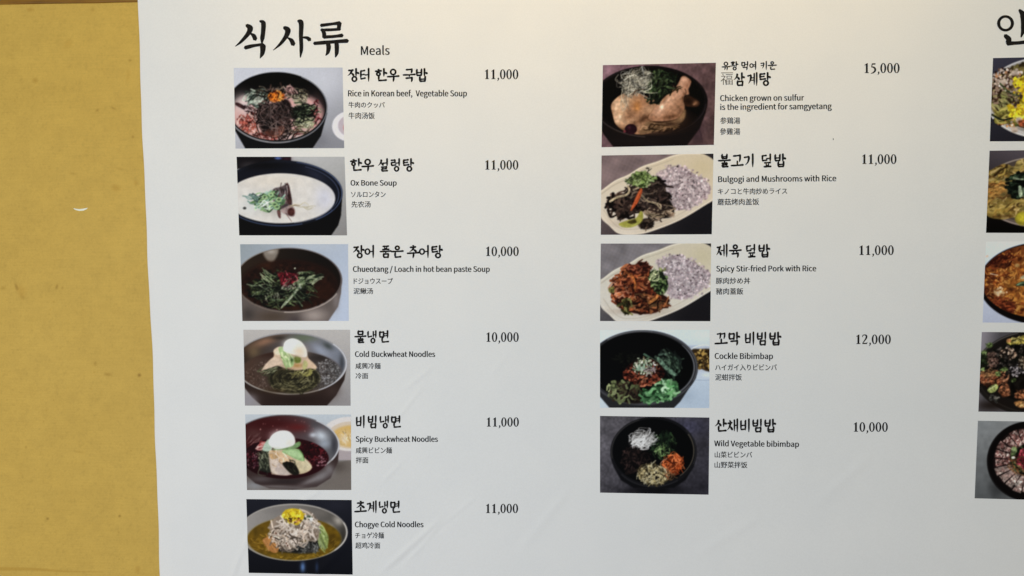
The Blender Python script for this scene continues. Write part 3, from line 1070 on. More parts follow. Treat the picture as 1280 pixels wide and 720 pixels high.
PLATE = [(48, 340), (70, 318), (160, 250), (262, 205), (360, 145), (480, 105), (590, 62), (690, 42), (800, 46), (852, 64), (900, 96), (960, 150), (960, 340), (820, 445), (650, 545), (480, 615), (350, 652), (200, 652), (120, 590), (48, 510)]


def rice_plate(g, dy, ground):
    def o(p):
        return [(x, y + dy) for x, y in p]
    g.lb('')
    g.GL((60, 60), ground, (760, 560), '201e22')
    g.CP([(0, 0), (700, 0), (700, 100), (0, 420)], 0)
    g.GL((60, 60), ground, (300, 200), ground)
    g.NZ(.12, 60)
    g.NC()
    g.RG(760, 600, 200, 90, '1f1c20', .8)
    g.WV(40, .03, 70)
    g.lb('plate')
    g.P(o(PLATE), 'c8bfb0', 7)
    g.CP(o(PLATE))
    g.GL((450, 60), 'ccc0a8', (250, 640), 'd4cdc2')
    g.RG(820, 150 + dy, 110, 90, 'c4b898', .8)
    g.RG(130, 560 + dy, 110, 70, 'd3c8b8', .8)
    g.RG(500, 590 + dy, 200, 26, 'bdb09c', .6, -18)
    g.NC()
    top = o([(60, 328), (160, 256), (262, 211), (360, 152), (480, 112), (590, 69), (690, 50), (800, 52)])
    g.L(top, 'e4dac8', 9, 8, .9)
    g.L(o([(60, 350), (160, 280), (270, 232), (370, 172), (490, 130), (600, 90)]), 'a89c88', 9, 5, .55)
    bot = o([(50, 505), (120, 585), (200, 646), (350, 646), (480, 609), (650, 540), (820, 440), (900, 385)])
    g.L(bot, 'e0d6c6', 9, 9, .8)
    g.L(o([(75, 470), (140, 560), (215, 612), (340, 612), (470, 575), (640, 505), (800, 410)]), 'b0a492', 9, 6, .5)
    g.lb('rice')
    R = o([(480, 215), (520, 172), (620, 140), (700, 170), (780, 215), (860, 270), (868, 330), (820, 390), (740, 450), (640, 470), (570, 440), (540, 330)])
    g.P(R, 'a3949a', 14)
    g.CP(R)
    g.GR(900, (690, 310 + dy, 190, 170), ['bfb0b4', 'cdc0c3', 'b2a0a6', 'a08e94', 'd8cdcf', 'b8a8ad', '8c7880', 'c6b8bc', 'e0d8da'], 7, 12, .5, .8)
    g.GR(60, (690, 320 + dy, 180, 140), ['6a545e', '7a626c', '54424a'], 4, 8, .5, .7)
    g.NC()
    g.GR(60, (690, 310 + dy, 185, 155), ['c9b4ba', 'd8c8cc', 'b8a0a8'], 8, 12, .45, .9)
    for k in range(len(R)):
        (ax, ay), (bx, by) = R[k], R[(k + 1) % len(R)]
        g.GR(12, ((ax + bx) / 2, (ay + by) / 2, abs(bx - ax) / 2 + 6, abs(by - ay) / 2 + 4), ['c9b4ba', 'b8a0a8', 'a08891', 'd6c8cc'], 7, 11, .45, .9)
    g.GR(14, (520, 195 + dy, 60, 18), ['d4c6c4', 'bca8a8'], 9, 13, .45)
    g.E(630, 143 + dy, 7, 6, '4c3c40')


def bulgogi(g):
    rice_plate(g, 0, '796664')
    g.RG(330, 560, 160, 30, '8d7c6a', .6, -5)
    g.lb('beef')
    g.P([(120, 415), (200, 370), (290, 290), (380, 280), (470, 215), (525, 260), (555, 370), (600, 450), (590, 520), (480, 535), (400, 510), (330, 470), (210, 545), (170, 510), (165, 440)], '261a16', 8)
    g.ST(130, (430, 350, 130, 120), ['3a2823', '1a100e', '4e3930', '5d483c', '2a1c18'], 80, 20, 10, 60, .6)
    g.ST(90, (230, 440, 110, 90), ['3c2620', '20120f', '553c30', '6a4c3c', '160c0a'], 70, 20, 10, 70, .6)
    g.ST(40, (510, 480, 90, 50), ['4a342a', '8a7058', '2a1a14', 'a88c6c'], 90, 12, 10, 40, .5)
    g.ST(20, (340, 340, 120, 50), ['6d5846', '30201a'], 80, 12, -20, 40)
    g.E(395, 575, 60, 42, '32231c', -10, 10)
    g.ST(26, (395, 575, 50, 34), ['4a3628', '20140f', '5d4838'], 40, 12, 20, 90)
    g.lb('mushroom')
    g.L([(125, 405), (180, 375), (250, 355), (268, 320), (255, 290)], 'c7ae82', 18, 14)
    g.L([(150, 395), (230, 362)], '8f7750', 6, 4, .7)
    g.L([(300, 320), (360, 295), (420, 285)], 'b49c78', 14, 9)
    g.L([(350, 350), (400, 400), (470, 425), (500, 460)], 'a58c68', 15, 10)
    g.L([(440, 410), (500, 430), (505, 465)], 'b89e78', 12, 8)
    g.L([(400, 480), (450, 520), (530, 515)], 'a08560', 12, 9)
    g.L([(390, 500), (430, 505), (500, 500)], '86704f', 9, 5)
    g.L([(540, 480), (580, 510), (600, 490)], '86664a', 10, 6)
    g.lb('pepper')
    g.P([(190, 575), (250, 550), (320, 530), (350, 480), (372, 500), (360, 560), (290, 600), (220, 600)], '9c9638', 7)
    g.P([(255, 560), (310, 540), (320, 565), (280, 575)], '4c4014', 8)
    g.L([(200, 585), (270, 598), (350, 560)], 'b8b458', 7, 5, .8)
    g.lb('carrot')
    g.P([(348, 312), (366, 325), (340, 400), (290, 470), (278, 468), (310, 390)], 'c24a1e', 5)
    g.L([(352, 325), (315, 400), (285, 462)], 'e2703c', 6, 3, .8)
    g.lb('green_leaves')
    g.ST(60, (370, 240, 80, 42), ['6a8236', '4a6024', '8aa254', '2f4018', 'a0b46c'], 44, 17, -10, 80, .6)
    g.ST(16, (300, 250, 40, 20), ['6a7a3c', '8a9a5a'], 44, 10, -20, 40)
    g.L([(405, 190), (415, 160), (400, 155)], '4a4030', 6, 4)
    g.L([(415, 175), (435, 160)], '4a4030', 6, 4)
    g.E(405, 158, 14, 7, '54483a')
    g.lb()
    g.tint('rice', (.96, .90, .875), 1.2, .66, .6)
    g.tint('plate', (1.0, .97, .935))


def spicy_pork(g):
    rice_plate(g, 8, '756f71')
    g.RG(330, 570, 180, 26, '8a6c58', .6)
    g.lb('pork')
    g.P([(120, 410), (170, 340), (250, 260), (330, 220), (410, 215), (430, 300), (450, 400), (560, 470), (560, 510), (470, 580), (330, 590), (190, 545), (160, 470)], '4a1a0d', 8)
    g.ST(160, (300, 400, 150, 150), ['6d2410', '8f3616', '3a1008', 'a84a20', '54190b', 'c06030'], 70, 20, 30, 80, .6)
    g.ST(70, (400, 510, 150, 60), ['7d3418', '4a1c0c', '9c5428', '2c0e06', '6a4424'], 70, 17, -15, 50, .6)
    g.ST(40, (340, 240, 70, 30), ['6a2414', '4a140a', '9a4a2c'], 60, 17, -20, 40)
    g.ST(24, (210, 400, 70, 60), ['b8623c', 'd08a64', '5a1c0e'], 60, 9, -20, 50)
    g.GR(50, (300, 420, 160, 140), ['1c0804', '2a0e06', 'd0895c'], 4, 10, .5, .8)
    g.lb('vegetables')
    g.L([(240, 275), (290, 310), (310, 360), (312, 410)], 'b85c20', 18, 14)
    g.L([(420, 505), (470, 470), (485, 430), (470, 410)], 'c4702c', 24, 12)
    g.L([(195, 330), (230, 285), (280, 290)], 'a84c20', 16, 10)
    g.L([(330, 320), (380, 315), (420, 320)], 'b86a38', 10, 6)
    g.ST(10, (250, 540, 50, 30), ['4c4a1c', '34300f', '6a6430'], 70, 20, 40, 40)
    g.P([(112, 400), (150, 385), (155, 430), (120, 430)], '7d7430', 8)
    g.lb('green_leaves')
    g.P([(420, 300), (450, 260), (500, 280), (540, 320), (560, 390), (520, 440), (460, 400)], '26361a', 14)
    g.ST(70, (490, 350, 60, 80), ['3f5c28', '5c7a3a', '22331a', '86a058', '18240f'], 44, 17, 50, 70, .6)
    g.ST(14, (460, 290, 40, 34), ['8a9a58', 'b4bc84', 'c8c890'], 50, 9, -60, 40)
    g.ST(8, (520, 255, 24, 18), ['8a8a50', '6a6c38'], 34, 8, 10, 60)
    g.lb()
    g.tint('rice', (.94, .905, .90), 1.2, .66, .6)
    g.tint('plate', (.965, .97, .975))


def cockle_bibimbap(g):
    g.lb('')
    g.GL((450, 60), 'd0d9e0', (800, 640), 'a8b6c6')
    g.RG(820, 100, 120, 60, 'd2dae2', .7)
    g.RG(700, 560, 80, 60, '94a2b2', .6)
    g.lb('side_bowl')
    g.P([(700, 180), (900, 175), (900, 440), (790, 420), (740, 300)], 'a9b2c0', 8, 1, 0)
    g.E(830, 270, 130, 98, 'bcc4d0')
    g.RG(860, 400, 90, 30, 'd2dae6', .8)
    g.arc(830, 270, 126, 94, -150, -10, 'dfe5ec', 7, 7, .9)
    g.arc(830, 420, 130, 20, 20, 170, '8f9aac', 6, 6, .7)
    g.RG(850, 200, 60, 16, '9ea6b4', .7)
    g.lb('sauce')
    g.P([(735, 215), (800, 205), (900, 220), (900, 365), (830, 365), (770, 320)], '3c2c18', 10)
    g.GR(120, (830, 285, 80, 78), ['6d5228', '96763c', '2a1c0e', 'b89c58', '4a3418'], 7, 15, .5)
    g.lb('bowl')
    g.P([(-30, 480), (45, 560), (130, 660), (590, 660), (650, 600), (770, 420), (400, 300)], '2c2c2e', 6, 1, 0)
    g.E(367, 345, 416, 282, '333336')
    g.arc(367, 345, 407, 274, -80, 20, '515156', 10, 9, .9)
    g.arc(367, 345, 388, 258, -40, 50, '8a8c92', 6, 5, .8)
    g.arc(367, 345, 408, 276, 30, 150, '47474b', 12, 14, .9)
    g.arc(367, 345, 394, 266, 50, 130, '6a6b70', 4, 4, .6)
    g.arc(367, 345, 407, 274, -130, -80, '6d6e72', 8, 8, .8)
    g.E(362, 340, 385, 258, '060606')
    g.lb('vegetables')
    g.ST(60, (250, 280, 120, 40), ['12140e', '1e2016', '0b0c08'], 60, 9, 20, 90, .6)
    g.ST(50, (560, 300, 80, 55), ['23332a', '344838', '161f1a', '48604a'], 90, 15, 35, 50, .4)
    g.ST(16, (600, 360, 40, 90), ['2a4030', '4c6a50', '18281c'], 90, 12, 65, 30, .4)
    g.P([(475, 270), (500, 275), (560, 340), (620, 390), (610, 408), (560, 380), (500, 320)], '5f8468', 6)
    g.L([(380, 245), (430, 275), (470, 300)], '3f6048', 17, 12)
    g.L([(490, 250), (540, 240)], '4c6654', 16, 8)
    g.lb('cockles')
    g.P([(215, 400), (260, 330), (340, 280), (440, 280), (530, 360), (520, 420), (440, 450), (380, 490), (320, 470), (250, 430)], '3c120c', 10)
    g.GR(260, (375, 390, 150, 86), ['8a3018', '6d200f', 'a8462a', '4a1409', 'b86240', '2a0a06', '1a0604'], 6, 14, .5)
    g.ST(24, (380, 440, 120, 40), ['9c3c20', 'c46a44', '5a1a0c'], 40, 14, -15, 40)
    g.lb('spring_onion')
    g.ST(80, (380, 335, 85, 62), ['3c5a3c', 'a8b496', '5f7d58', '20301f', 'd0d4bc', '7c6a48'], 30, 12, 0, 180, .5)
    g.GR(40, (390, 340, 90, 66), ['c8c8ac', '8a8a68', 'e4e4d0', '3a2818'], 5, 10)
    g.ST(9, (360, 350, 26, 30), ['b4c4b0', '8aa88c'], 30, 11, 60, 60)
    g.ST(16, (420, 370, 40, 30), ['6a5a5c', 'a08c8c'], 34, 9, 0, 180)
    g.lb('lettuce')
    g.P([(115, 530), (140, 470), (200, 440), (320, 480), (355, 560), (350, 610), (220, 600)], '22180f', 14)
    g.ST(90, (235, 530, 110, 66), ['3a2a1e', '2a1a16', '4c4a2c', '5f6a3c', '17100c', '6a7448'], 50, 18, 20, 80, .6)
    g.ST(20, (150, 500, 34, 40), ['7a8450', '98a06c', '4c5430'], 40, 14, 0, 180)
    g.P([(365, 560), (420, 510), (520, 430), (600, 450), (640, 500), (600, 560), (480, 600), (380, 600)], '2c5c30', 12)
    g.ST(100, (540, 520, 90, 66, -20), ['4c8a4c', '74b070', '2f6434', '98cc90', '234c28', '5c9c58'], 50, 20, 10, 90, .6)
    g.ST(50, (420, 560, 60, 40), ['2f6a34', '4c8a50', '1c4420', '6aa468'], 50, 18, -20, 70, .6)
    g.L([(510, 430), (530, 470), (520, 530)], '9cc49c', 9, 5)
    g.lb()


def vegetable_bibimbap(g):
    g.lb('')
    g.GL((80, 100), '5a565b', (820, 600), '34323a')
    g.RG(700, 140, 160, 80, '45456a', .4)
    g.RG(120, 130, 120, 80, '5d595e', .7)
    g.RG(450, 620, 260, 60, '0c0b0e', .9)
    g.NZ(.14, 60)
    g.NZ(.12, 14)
    g.lb('bowl')
    g.P([(128, 345), (772, 345), (752, 440), (690, 540), (600, 600), (300, 600), (205, 540), (150, 440)], '121114', 10, 1, 0)
    g.E(450, 330, 325, 265, '19181b')
    g.arc(450, 330, 316, 257, -190, -110, '45433f', 7, 5, .8)
    g.arc(450, 330, 318, 257, -40, 20, '2f2e30', 8, 8, .8)
    g.arc(440, 322, 312, 250, -30, 48, '7d725c', 5, 4, .8)
    g.arc(450, 335, 312, 254, 55, 140, '2d2c2f', 9, 9, .8)
    g.E(445, 325, 300, 242, '060506')
    g.lb('mushroom_strips')
    g.ST(110, (310, 380, 100, 90), ['1c1210', '2a1a17', '120b0a', '3a2622'], 60, 12, 40, 90, .7)
    g.lb('greens')
    g.ST(120, (525, 285, 95, 85), ['1e361c', '2c4a26', '142412', '40602f', '0e180c'], 60, 9, 60, 60, .5)
    g.ST(18, (510, 320, 50, 34), ['6d9448', '8aac60'], 50, 7, -60, 40)
    g.ST(14, (540, 215, 34, 24), ['182c18', '24401f'], 50, 9, 80, 30)
    g.lb('radish')
    g.P([(270, 265), (305, 205), (360, 175), (435, 200), (465, 230), (430, 262), (380, 285), (305, 280)], '55524f', 34)
    g.ST(150, (368, 232, 84, 50, -5), ['9a9794', 'b8b6b4', '7a7774', 'cccac8', '4d4a48', 'a8a5a2'], 70, 7, -15, 60, .6, .9)
    g.ST(20, (350, 260, 50, 30), ['d0cecc', 'e4e3e2'], 60, 8, -40, 30)
    g.L([(420, 190), (425, 160), (415, 150)], 'c8c6c4', 9, 5)
    g.lb('carrot')
    g.P([(510, 430), (560, 380), (630, 345), (665, 400), (650, 460), (580, 500), (530, 470)], '8a2c0c', 16)
    g.ST(120, (592, 425, 64, 54), ['c44a16', 'd8622a', '9c360e', '5a1a06', 'e07840'], 75, 7, 30, 80, .6)
    g.L([(500, 420), (520, 395), (550, 380)], 'd89070', 6, 4)
    g.lb('bean_sprouts')
    g.P([(330, 490), (370, 430), (460, 420), (540, 480), (560, 540), (470, 575), (380, 560)], '6a5a34', 20)
    g.ST(170, (450, 500, 96, 60), ['a89462', 'c2b284', '7a6a3e', 'd4c89c', '4a3c20', 'b09e6c'], 80, 6.5, 30, 90, .7)
    g.arc(490, 500, 60, 60, -90, 40, 'd8c898', 8, 6)
    g.GR(10, (450, 510, 70, 40), ['1c140c', '2a2010'], 5, 11)
    g.ST(12, (580, 510, 34, 30), ['a8552c', '7d5a34'], 50, 8, 50, 60)
    g.lb()


def mixed_jeon(g):      # crop scale 4, origin (1180, 0)
    g.lb('')
    g.GL((250, 300), '3d3a44', (400, 700), '26242a')
    g.lb('plate')
    g.E(500, 490, 300, 204, 'b3aca2')
    g.E(500, 482, 284, 188, '8d8578')
    g.arc(500, 490, 296, 200, 60, 175, 'cbc4b8', 8, 8, .9)
    g.arc(500, 490, 296, 200, 185, 290, 'bdb6ac', 7, 6, .9)
    g.E(500, 478, 274, 176, '3a2a18')
    g.lb('pancakes')
    g.P([(238, 470), (270, 415), (330, 360), (400, 330), (520, 310), (700, 360), (760, 480), (700, 600), (560, 645), (420, 640), (320, 600), (245, 560)], '7d6a30', 8)
    g.GR(420, (480, 470, 240, 160), ['7d6c32', '5d481f', '968444', '3c2a12', '74663a', '4c3c1a'], 6, 14, .5)
    g.ST(90, (300, 500, 60, 90), ['5c5c2c', '8a8248', '3a2c14', 'a89858', '747438'], 60, 12, 50, 40, .5)
    g.GR(130, (310, 400, 70, 60), ['a88a70', '3a2018', '6d4a34', 'bca48c', '4a2c1f', '2c1810'], 4, 10, .5)
    g.GR(110, (340, 600, 90, 36), ['2a1c10', '8a4a1c', 'b46a2c', '4a5420', '6a2c14'], 4, 10, .5)
    g.ST(50, (330, 580, 60, 24), ['8a8230', '6a5c20', 'b0a048'], 60, 12, 15, 30)
    g.GR(60, (258, 460, 24, 60), ['8a6c54', '4a2c1c', 'a88e74', '2c1a10'], 4, 9, .5)
    g.GR(60, (560, 480, 160, 130), ['c0a860', '6a4a20', '8a9a48', 'a8481c'], 12, 26, .5)
    g.GR(50, (330, 400, 80, 60), ['d0b49c', 'e0ccb8', 'b87a4c'], 4, 9, .5)
    g.GR(40, (360, 600, 80, 40), ['c87a34', 'b8602c', 'd8a05c', 'd8c4a8'], 4, 9, .5)
    g.lb('egg_garnish')
    for cx, cy in ((390, 430), (370, 555), (430, 500), (520, 420), (560, 540)):
        g.ST(50, (cx, cy, 46, 40), ['e8c814', 'd4b010', 'f2dc3c', 'a8860c', 'c89a10'], 34, 12, 40, 90, .6)
    g.GR(60, (350, 480, 34, 60), ['6a5038', '4a3022', '8a7258'], 4, 9, .5)
    g.lb('tofu')
    for x, y in ((350, 365), (295, 410), (350, 648), (372, 600)):
        g.P([(x - 14, y - 9), (x + 12, y - 12), (x + 15, y + 8), (x - 11, y + 12)], 'bca48a', 8)
        g.RG(x + 4, y + 10, 12, 6, '8a6a50', .6)
    g.lb('vegetables')
    g.L([(280, 420), (330, 465), (375, 480)], '54602c', 10, 5)
    g.L([(240, 575), (290, 600), (340, 590)], '2c3014', 12, 7)
    g.P([(370, 605), (410, 600), (420, 630), (380, 630)], 'b04a20', 8)
    g.lb()


def potato_jeon(g):     # scale 6, origin (1180, 180)
    g.lb('')
    g.GL((600, 60), '52494c', (420, 680), '0c0a0a')
    g.CP([(200, 300), (1300, 520), (1300, 720), (200, 720)], 0)
    g.GL((400, 560), '0e0b0b', (400, 680), '080606')
    g.NC()
    g.lb('plate')
    g.E(720, 360, 460, 268, '5d5048')
    g.arc(720, 360, 454, 262, 60, 160, '8a7a70', 9, 12, .95)
    g.arc(720, 360, 454, 262, 200, 300, '9a8c7c', 7, 7, .9)
    g.E(720, 352, 438, 246, '4c4038')
    g.lb('pancakes')
    g.P([(300, 240), (360, 190), (450, 150), (520, 170), (560, 120), (720, 100), (1000, 150), (1120, 300), (1080, 470), (900, 560), (700, 580), (530, 550), (420, 565), (300, 510)], '7d6428', 7)
    g.CP([(300, 240), (360, 190), (450, 150), (520, 170), (560, 120), (720, 100), (1000, 150), (1120, 300), (1080, 470), (900, 560), (700, 580), (530, 550), (420, 565), (300, 510)])
    g.ST(340, (520, 350, 240, 220), ['8f7430', '6a4c1c', 'a88c44', '5a3c16', '9c7430', '7d6a2c', 'b89a58'], 90, 17, -15, 40, .5)
    g.ST(200, (900, 340, 220, 220), ['8f7430', '6a4c1c', 'a88c44', '5a3c16', 'b89a58'], 90, 17, 15, 60, .5)
    g.ST(40, (390, 340, 70, 60), ['9c6a2c', 'b07c34', '7d4c1c'], 80, 12, -5, 20)
    g.RG(460, 380, 90, 30, '4c3a1c', .6, -20)
    g.RG(500, 190, 26, 60, '42300f', .6, 30)
    g.RG(470, 540, 70, 16, '4a2c10', .7)
    g.RG(560, 160, 60, 40, 'a89448', .5)
    g.RG(420, 500, 80, 40, 'a0822c', .5)
    g.NC()
    g.E(590, 560, 62, 52, '8a7c1c', 0, 10)
    g.E(590, 550, 44, 34, 'b8a820', 0, 20)
    g.lb('chives')
    g.ST(90, (620, 310, 130, 85), ['1c2c1a', '0f190f', '2f4428', '3c5430', '0a100a'], 110, 20, 0, 40, .3)
    g.L([(520, 255), (570, 265), (640, 262)], '8a9a70', 15, 8)
    g.P([(555, 320), (575, 320), (585, 390), (560, 390)], 'a4b488', 6)
    g.L([(590, 330), (600, 400)], '7d9468', 9, 5)
    g.lb()


def kimchi_jeon(g):     # scale 6, origin (1180, 290)
    g.lb('')
    g.GL((350, 80), 'c3cdd6', (350, 680), '9ba2b4')
    g.lb('pan')
    g.E(730, 385, 470, 308, '0f0b0c')
    g.arc(730, 385, 464, 302, 195, 250, '3c3432', 5, 8, .7)
    g.lb('pancake')
    g.E(738, 366, 462, 280, '6a2c10')
    g.CE(738, 366, 462, 280)
    g.GL((300, 200), '63240f', (640, 420), '96561c')
    g.GR(500, (650, 380, 360, 260), ['8f4a1a', 'a8641f', '6d2c10', 'bc7c30', '54200c', '9a5a22'], 6, 20, .4, .85)
    g.ST(220, (520, 380, 220, 250), ['7d3410', 'b87428', '4a180a', 'c88c40', '8a4416'], 50, 9, -20, 80, .6, .85)
    g.ST(90, (400, 560, 120, 70), ['6a2412', '4a140a', '96401c'], 50, 15, 15, 40, .6)
    g.ST(60, (400, 200, 110, 70), ['5c2010', '8a3c18', '3c0f08'], 50, 15, -30, 40, .6)
    g.RG(600, 430, 170, 110, 'a86820', .45)
    g.RG(380, 210, 80, 60, '4c150a', .5)
    g.RG(340, 460, 50, 60, '4a140a', .4)
    g.RG(500, 430, 26, 20, '3c1208', .7)
    g.NC()
    g.L([(345, 312), (370, 318), (402, 324)], 'd8c8a8', 6, 4)
    g.P([(370, 440), (410, 425), (455, 455), (440, 465), (390, 475)], 'b89464', 10)
    g.GR(20, (420, 450, 50, 34), ['c8a878', '7a4a24', 'd8bc94'], 6, 12, .5)
    g.E(545, 250, 18, 14, 'a87c40', 0, 10)
    g.E(320, 182, 12, 9, 'd8b898', -30)
    g.lb('chilli')
    g.P([(535, 398), (570, 375), (620, 370), (620, 400), (570, 405)], '3c5c38', 6)
    g.L([(545, 396), (580, 382), (620, 380)], '7d9c70', 6, 5)
    g.P([(570, 340), (600, 322), (640, 330), (620, 350), (580, 352)], 'b8aa7c', 6)
    g.P([(640, 400), (700, 380), (760, 400), (700, 420)], '46683e', 6)
    g.lb()


def spicy_chicken(g):   # scale 6, origin (1180, 400)
    g.lb('')
    g.GL((300, 90), '77737a', (420, 120), '48464a')
    g.lb('plate')
    g.E(720, 400, 500, 330, '1f1c1a')
    g.arc(720, 400, 492, 322, 200, 250, '5a5654', 8, 8, .8)
    g.E(720, 400, 474, 306, '1a1614')
    g.RG(360, 640, 120, 40, '1e1510', .8)
    g.arc(720, 400, 470, 300, 100, 160, '2f2a26', 9, 7, .7)
    g.lb('meat')
    g.P([(285, 420), (320, 270), (380, 220), (600, 180), (900, 200), (1080, 400), (900, 600), (640, 620), (420, 560), (300, 500)], '17130f', 14)
    g.GR(420, (560, 300, 240, 120), ['1e1b18', '302a26', '0e0d0b', '4a423c', '141a10', '0a0908'], 6, 16, .5)
    g.GR(110, (360, 300, 46, 60), ['5a3c32', '6a4e42', '3a241c', '7a5c50'], 5, 12, .5)
    g.GR(60, (480, 250, 60, 40), ['a88a70', '3c2a20', 'c0a890', '5d4434', '1a1410'], 7, 15, .5)
    g.GR(70, (540, 380, 60, 40), ['8a8288', '3c383c', 'b0a8ac', '1e1a1c'], 6, 14, .5)
    g.GR(60, (590, 320, 30, 50), ['9a8a70', '4c3c2c', '221a14'], 7, 14, .5)
    g.ST(90, (370, 440, 100, 50), ['7d3c20', 'a05a34', '4a2010', '5f2c16', 'b87850'], 50, 14, -10, 60, .5)
    g.ST(30, (340, 400, 60, 26), ['96683c', '6d4424'], 50, 9, -10, 30)
    g.P([(405, 540), (440, 480), (480, 485), (498, 560), (460, 572)], '8a4c2c', 8)
    g.ST(12, (455, 530, 34, 34), ['a8643c', '6a3418'], 44, 12, 60, 30)
    g.P([(530, 580), (560, 530), (620, 520), (620, 590)], '84482a', 8)
    g.ST(20, (580, 560, 40, 30), ['a06038', '5c2c14'], 44, 12, 30, 60)
    g.P([(525, 620), (570, 605), (640, 620), (620, 655), (560, 655)], '96602c', 8)
    g.GR(16, (590, 630, 50, 18), ['b88040', '5a3818', 'c8a060'], 7, 14, .5)
    g.GR(20, (380, 590, 40, 30), ['4a4a44', '2a2a24', '6a665c'], 6, 14, .5)
    g.GR(90, (860, 400, 180, 170), ['2e2620', '6a3c22', '17130f', '8a5c3c', '3c4a24'], 12, 30, .5)
    g.lb('green_vegetables')
    for x, y, r in ((340, 190, 30), (300, 245, 26), (450, 370, 28), (405, 405, 26), (290, 370, 16), (520, 450, 22)):
        g.E(x, y, r * .8, r * .6, '4a6228', -20, 12)
        g.ST(8, (x, y, r * .8, r * .5), ['6d8a40', '34481c', '86a058'], 20, 7, 10, 60)
    g.P([(325, 525), (350, 495), (390, 480), (405, 505), (380, 540), (345, 545)], '8e9a4c', 6)
    g.L([(340, 520), (385, 492)], 'c4cc88', 9, 7)
    g.ST(20, (300, 310, 26, 50), ['2f4420', '1c2a14'], 40, 10, 60, 60)
    g.P([(470, 150), (520, 160), (590, 115), (660, 120), (640, 170), (490, 182)], '9a8a2c', 8)
    g.ST(26, (570, 155, 80, 20), ['b8a43c', '6d6420', 'c8b860'], 44, 10, -15, 40)
    g.E(485, 155, 18, 15, 'b0743c')
    g.lb()


def meat_platter(g):    # scale 6, origin (1180, 510)
    g.lb('')
    g.GL((300, 100), '6f7376', (330, 680), '4e5255')
    g.RG(300, 120, 100, 60, '6d7276', .6)
    g.NZ(.05, 30)
    g.RG(400, 600, 70, 100, '26282a', .6)
    g.lb('plate')
    g.E(640, 400, 318, 300, '0c0a0b')
    g.arc(640, 400, 312, 294, 120, 230, '1e1b1c', 6, 6, .8)
    g.lb('meat_slices')
    g.CE(640, 395, 272, 250)
    g.E(640, 395, 272, 250, '1c0f10')
    g.NC()
    cx, cy = 640, 395
    n = 22
    for k in range(n):
        a0 = 6.283 * k / n + .1
        a1 = a0 + 6.283 / n * .86
        r0, r1 = 130, 262 + 8 * math.sin(k * 2.3)
        pts = [(cx + r0 * math.cos(a0), cy + r0 * .93 * math.sin(a0)), (cx + r1 * math.cos(a0), cy + r1 * .93 * math.sin(a0)),
               (cx + r1 * math.cos(a1), cy + r1 * .93 * math.sin(a1)), (cx + r0 * math.cos(a1), cy + r0 * .93 * math.sin(a1))]
        up = math.sin((a0 + a1) / 2) < .1
        g.P(pts, '7a4f4a' if up else '86706a', 6, 1, 0)
        g.CP(pts, 0)
        mx, my = cx + 195 * math.cos((a0 + a1) / 2), cy + 180 * math.sin((a0 + a1) / 2)
        g.ST(46, (mx, my, 75, 75), ['c0aaa2', '5c2c2a', 'a88e86', '6a3a36', 'd0beb6'] if up else ['b4a49a', '7a5c56', 'cabcb2', '5c3c38', '9c8880'], 26, 7, 0, 180, .7, .9)
        g.NC()
    g.lb('garnish')
    g.E(630, 390, 132, 118, '1d1a10', 0, 20)
    g.ST(70, (620, 390, 120, 105), ['2a3a1c', '3f5428', '16200f', '5c2c1c', '4c6434'], 50, 16, 0, 180, .5)
    g.E(525, 320, 22, 32, '6a8448', 10, 8)
    g.E(520, 312, 12, 18, '8aa468', 10, 8)
    g.ST(50, (600, 390, 50, 60), ['8a1c2c', '5c0f1c', 'a83444', '3c0a12'], 44, 16, 60, 60, .5)
    g.ST(14, (560, 450, 60, 40), ['8a5c34', '6a4020', 'a87848'], 90, 7, 45, 12)
    g.E(520, 372, 14, 9, 'd8d0c4')
    g.GR(8, (555, 560, 24, 16), ['b8aca4', 'd0c8c0'], 8, 13)
    g.lb()

# ------------------------------------------------------------------ wall, wooden trim
WALL_Y = .006
WK = (DIST + WALL_Y) / DIST


def wall_pt(px, py):
    x, z = unproj(px, py)
    return x * WK, z * WK


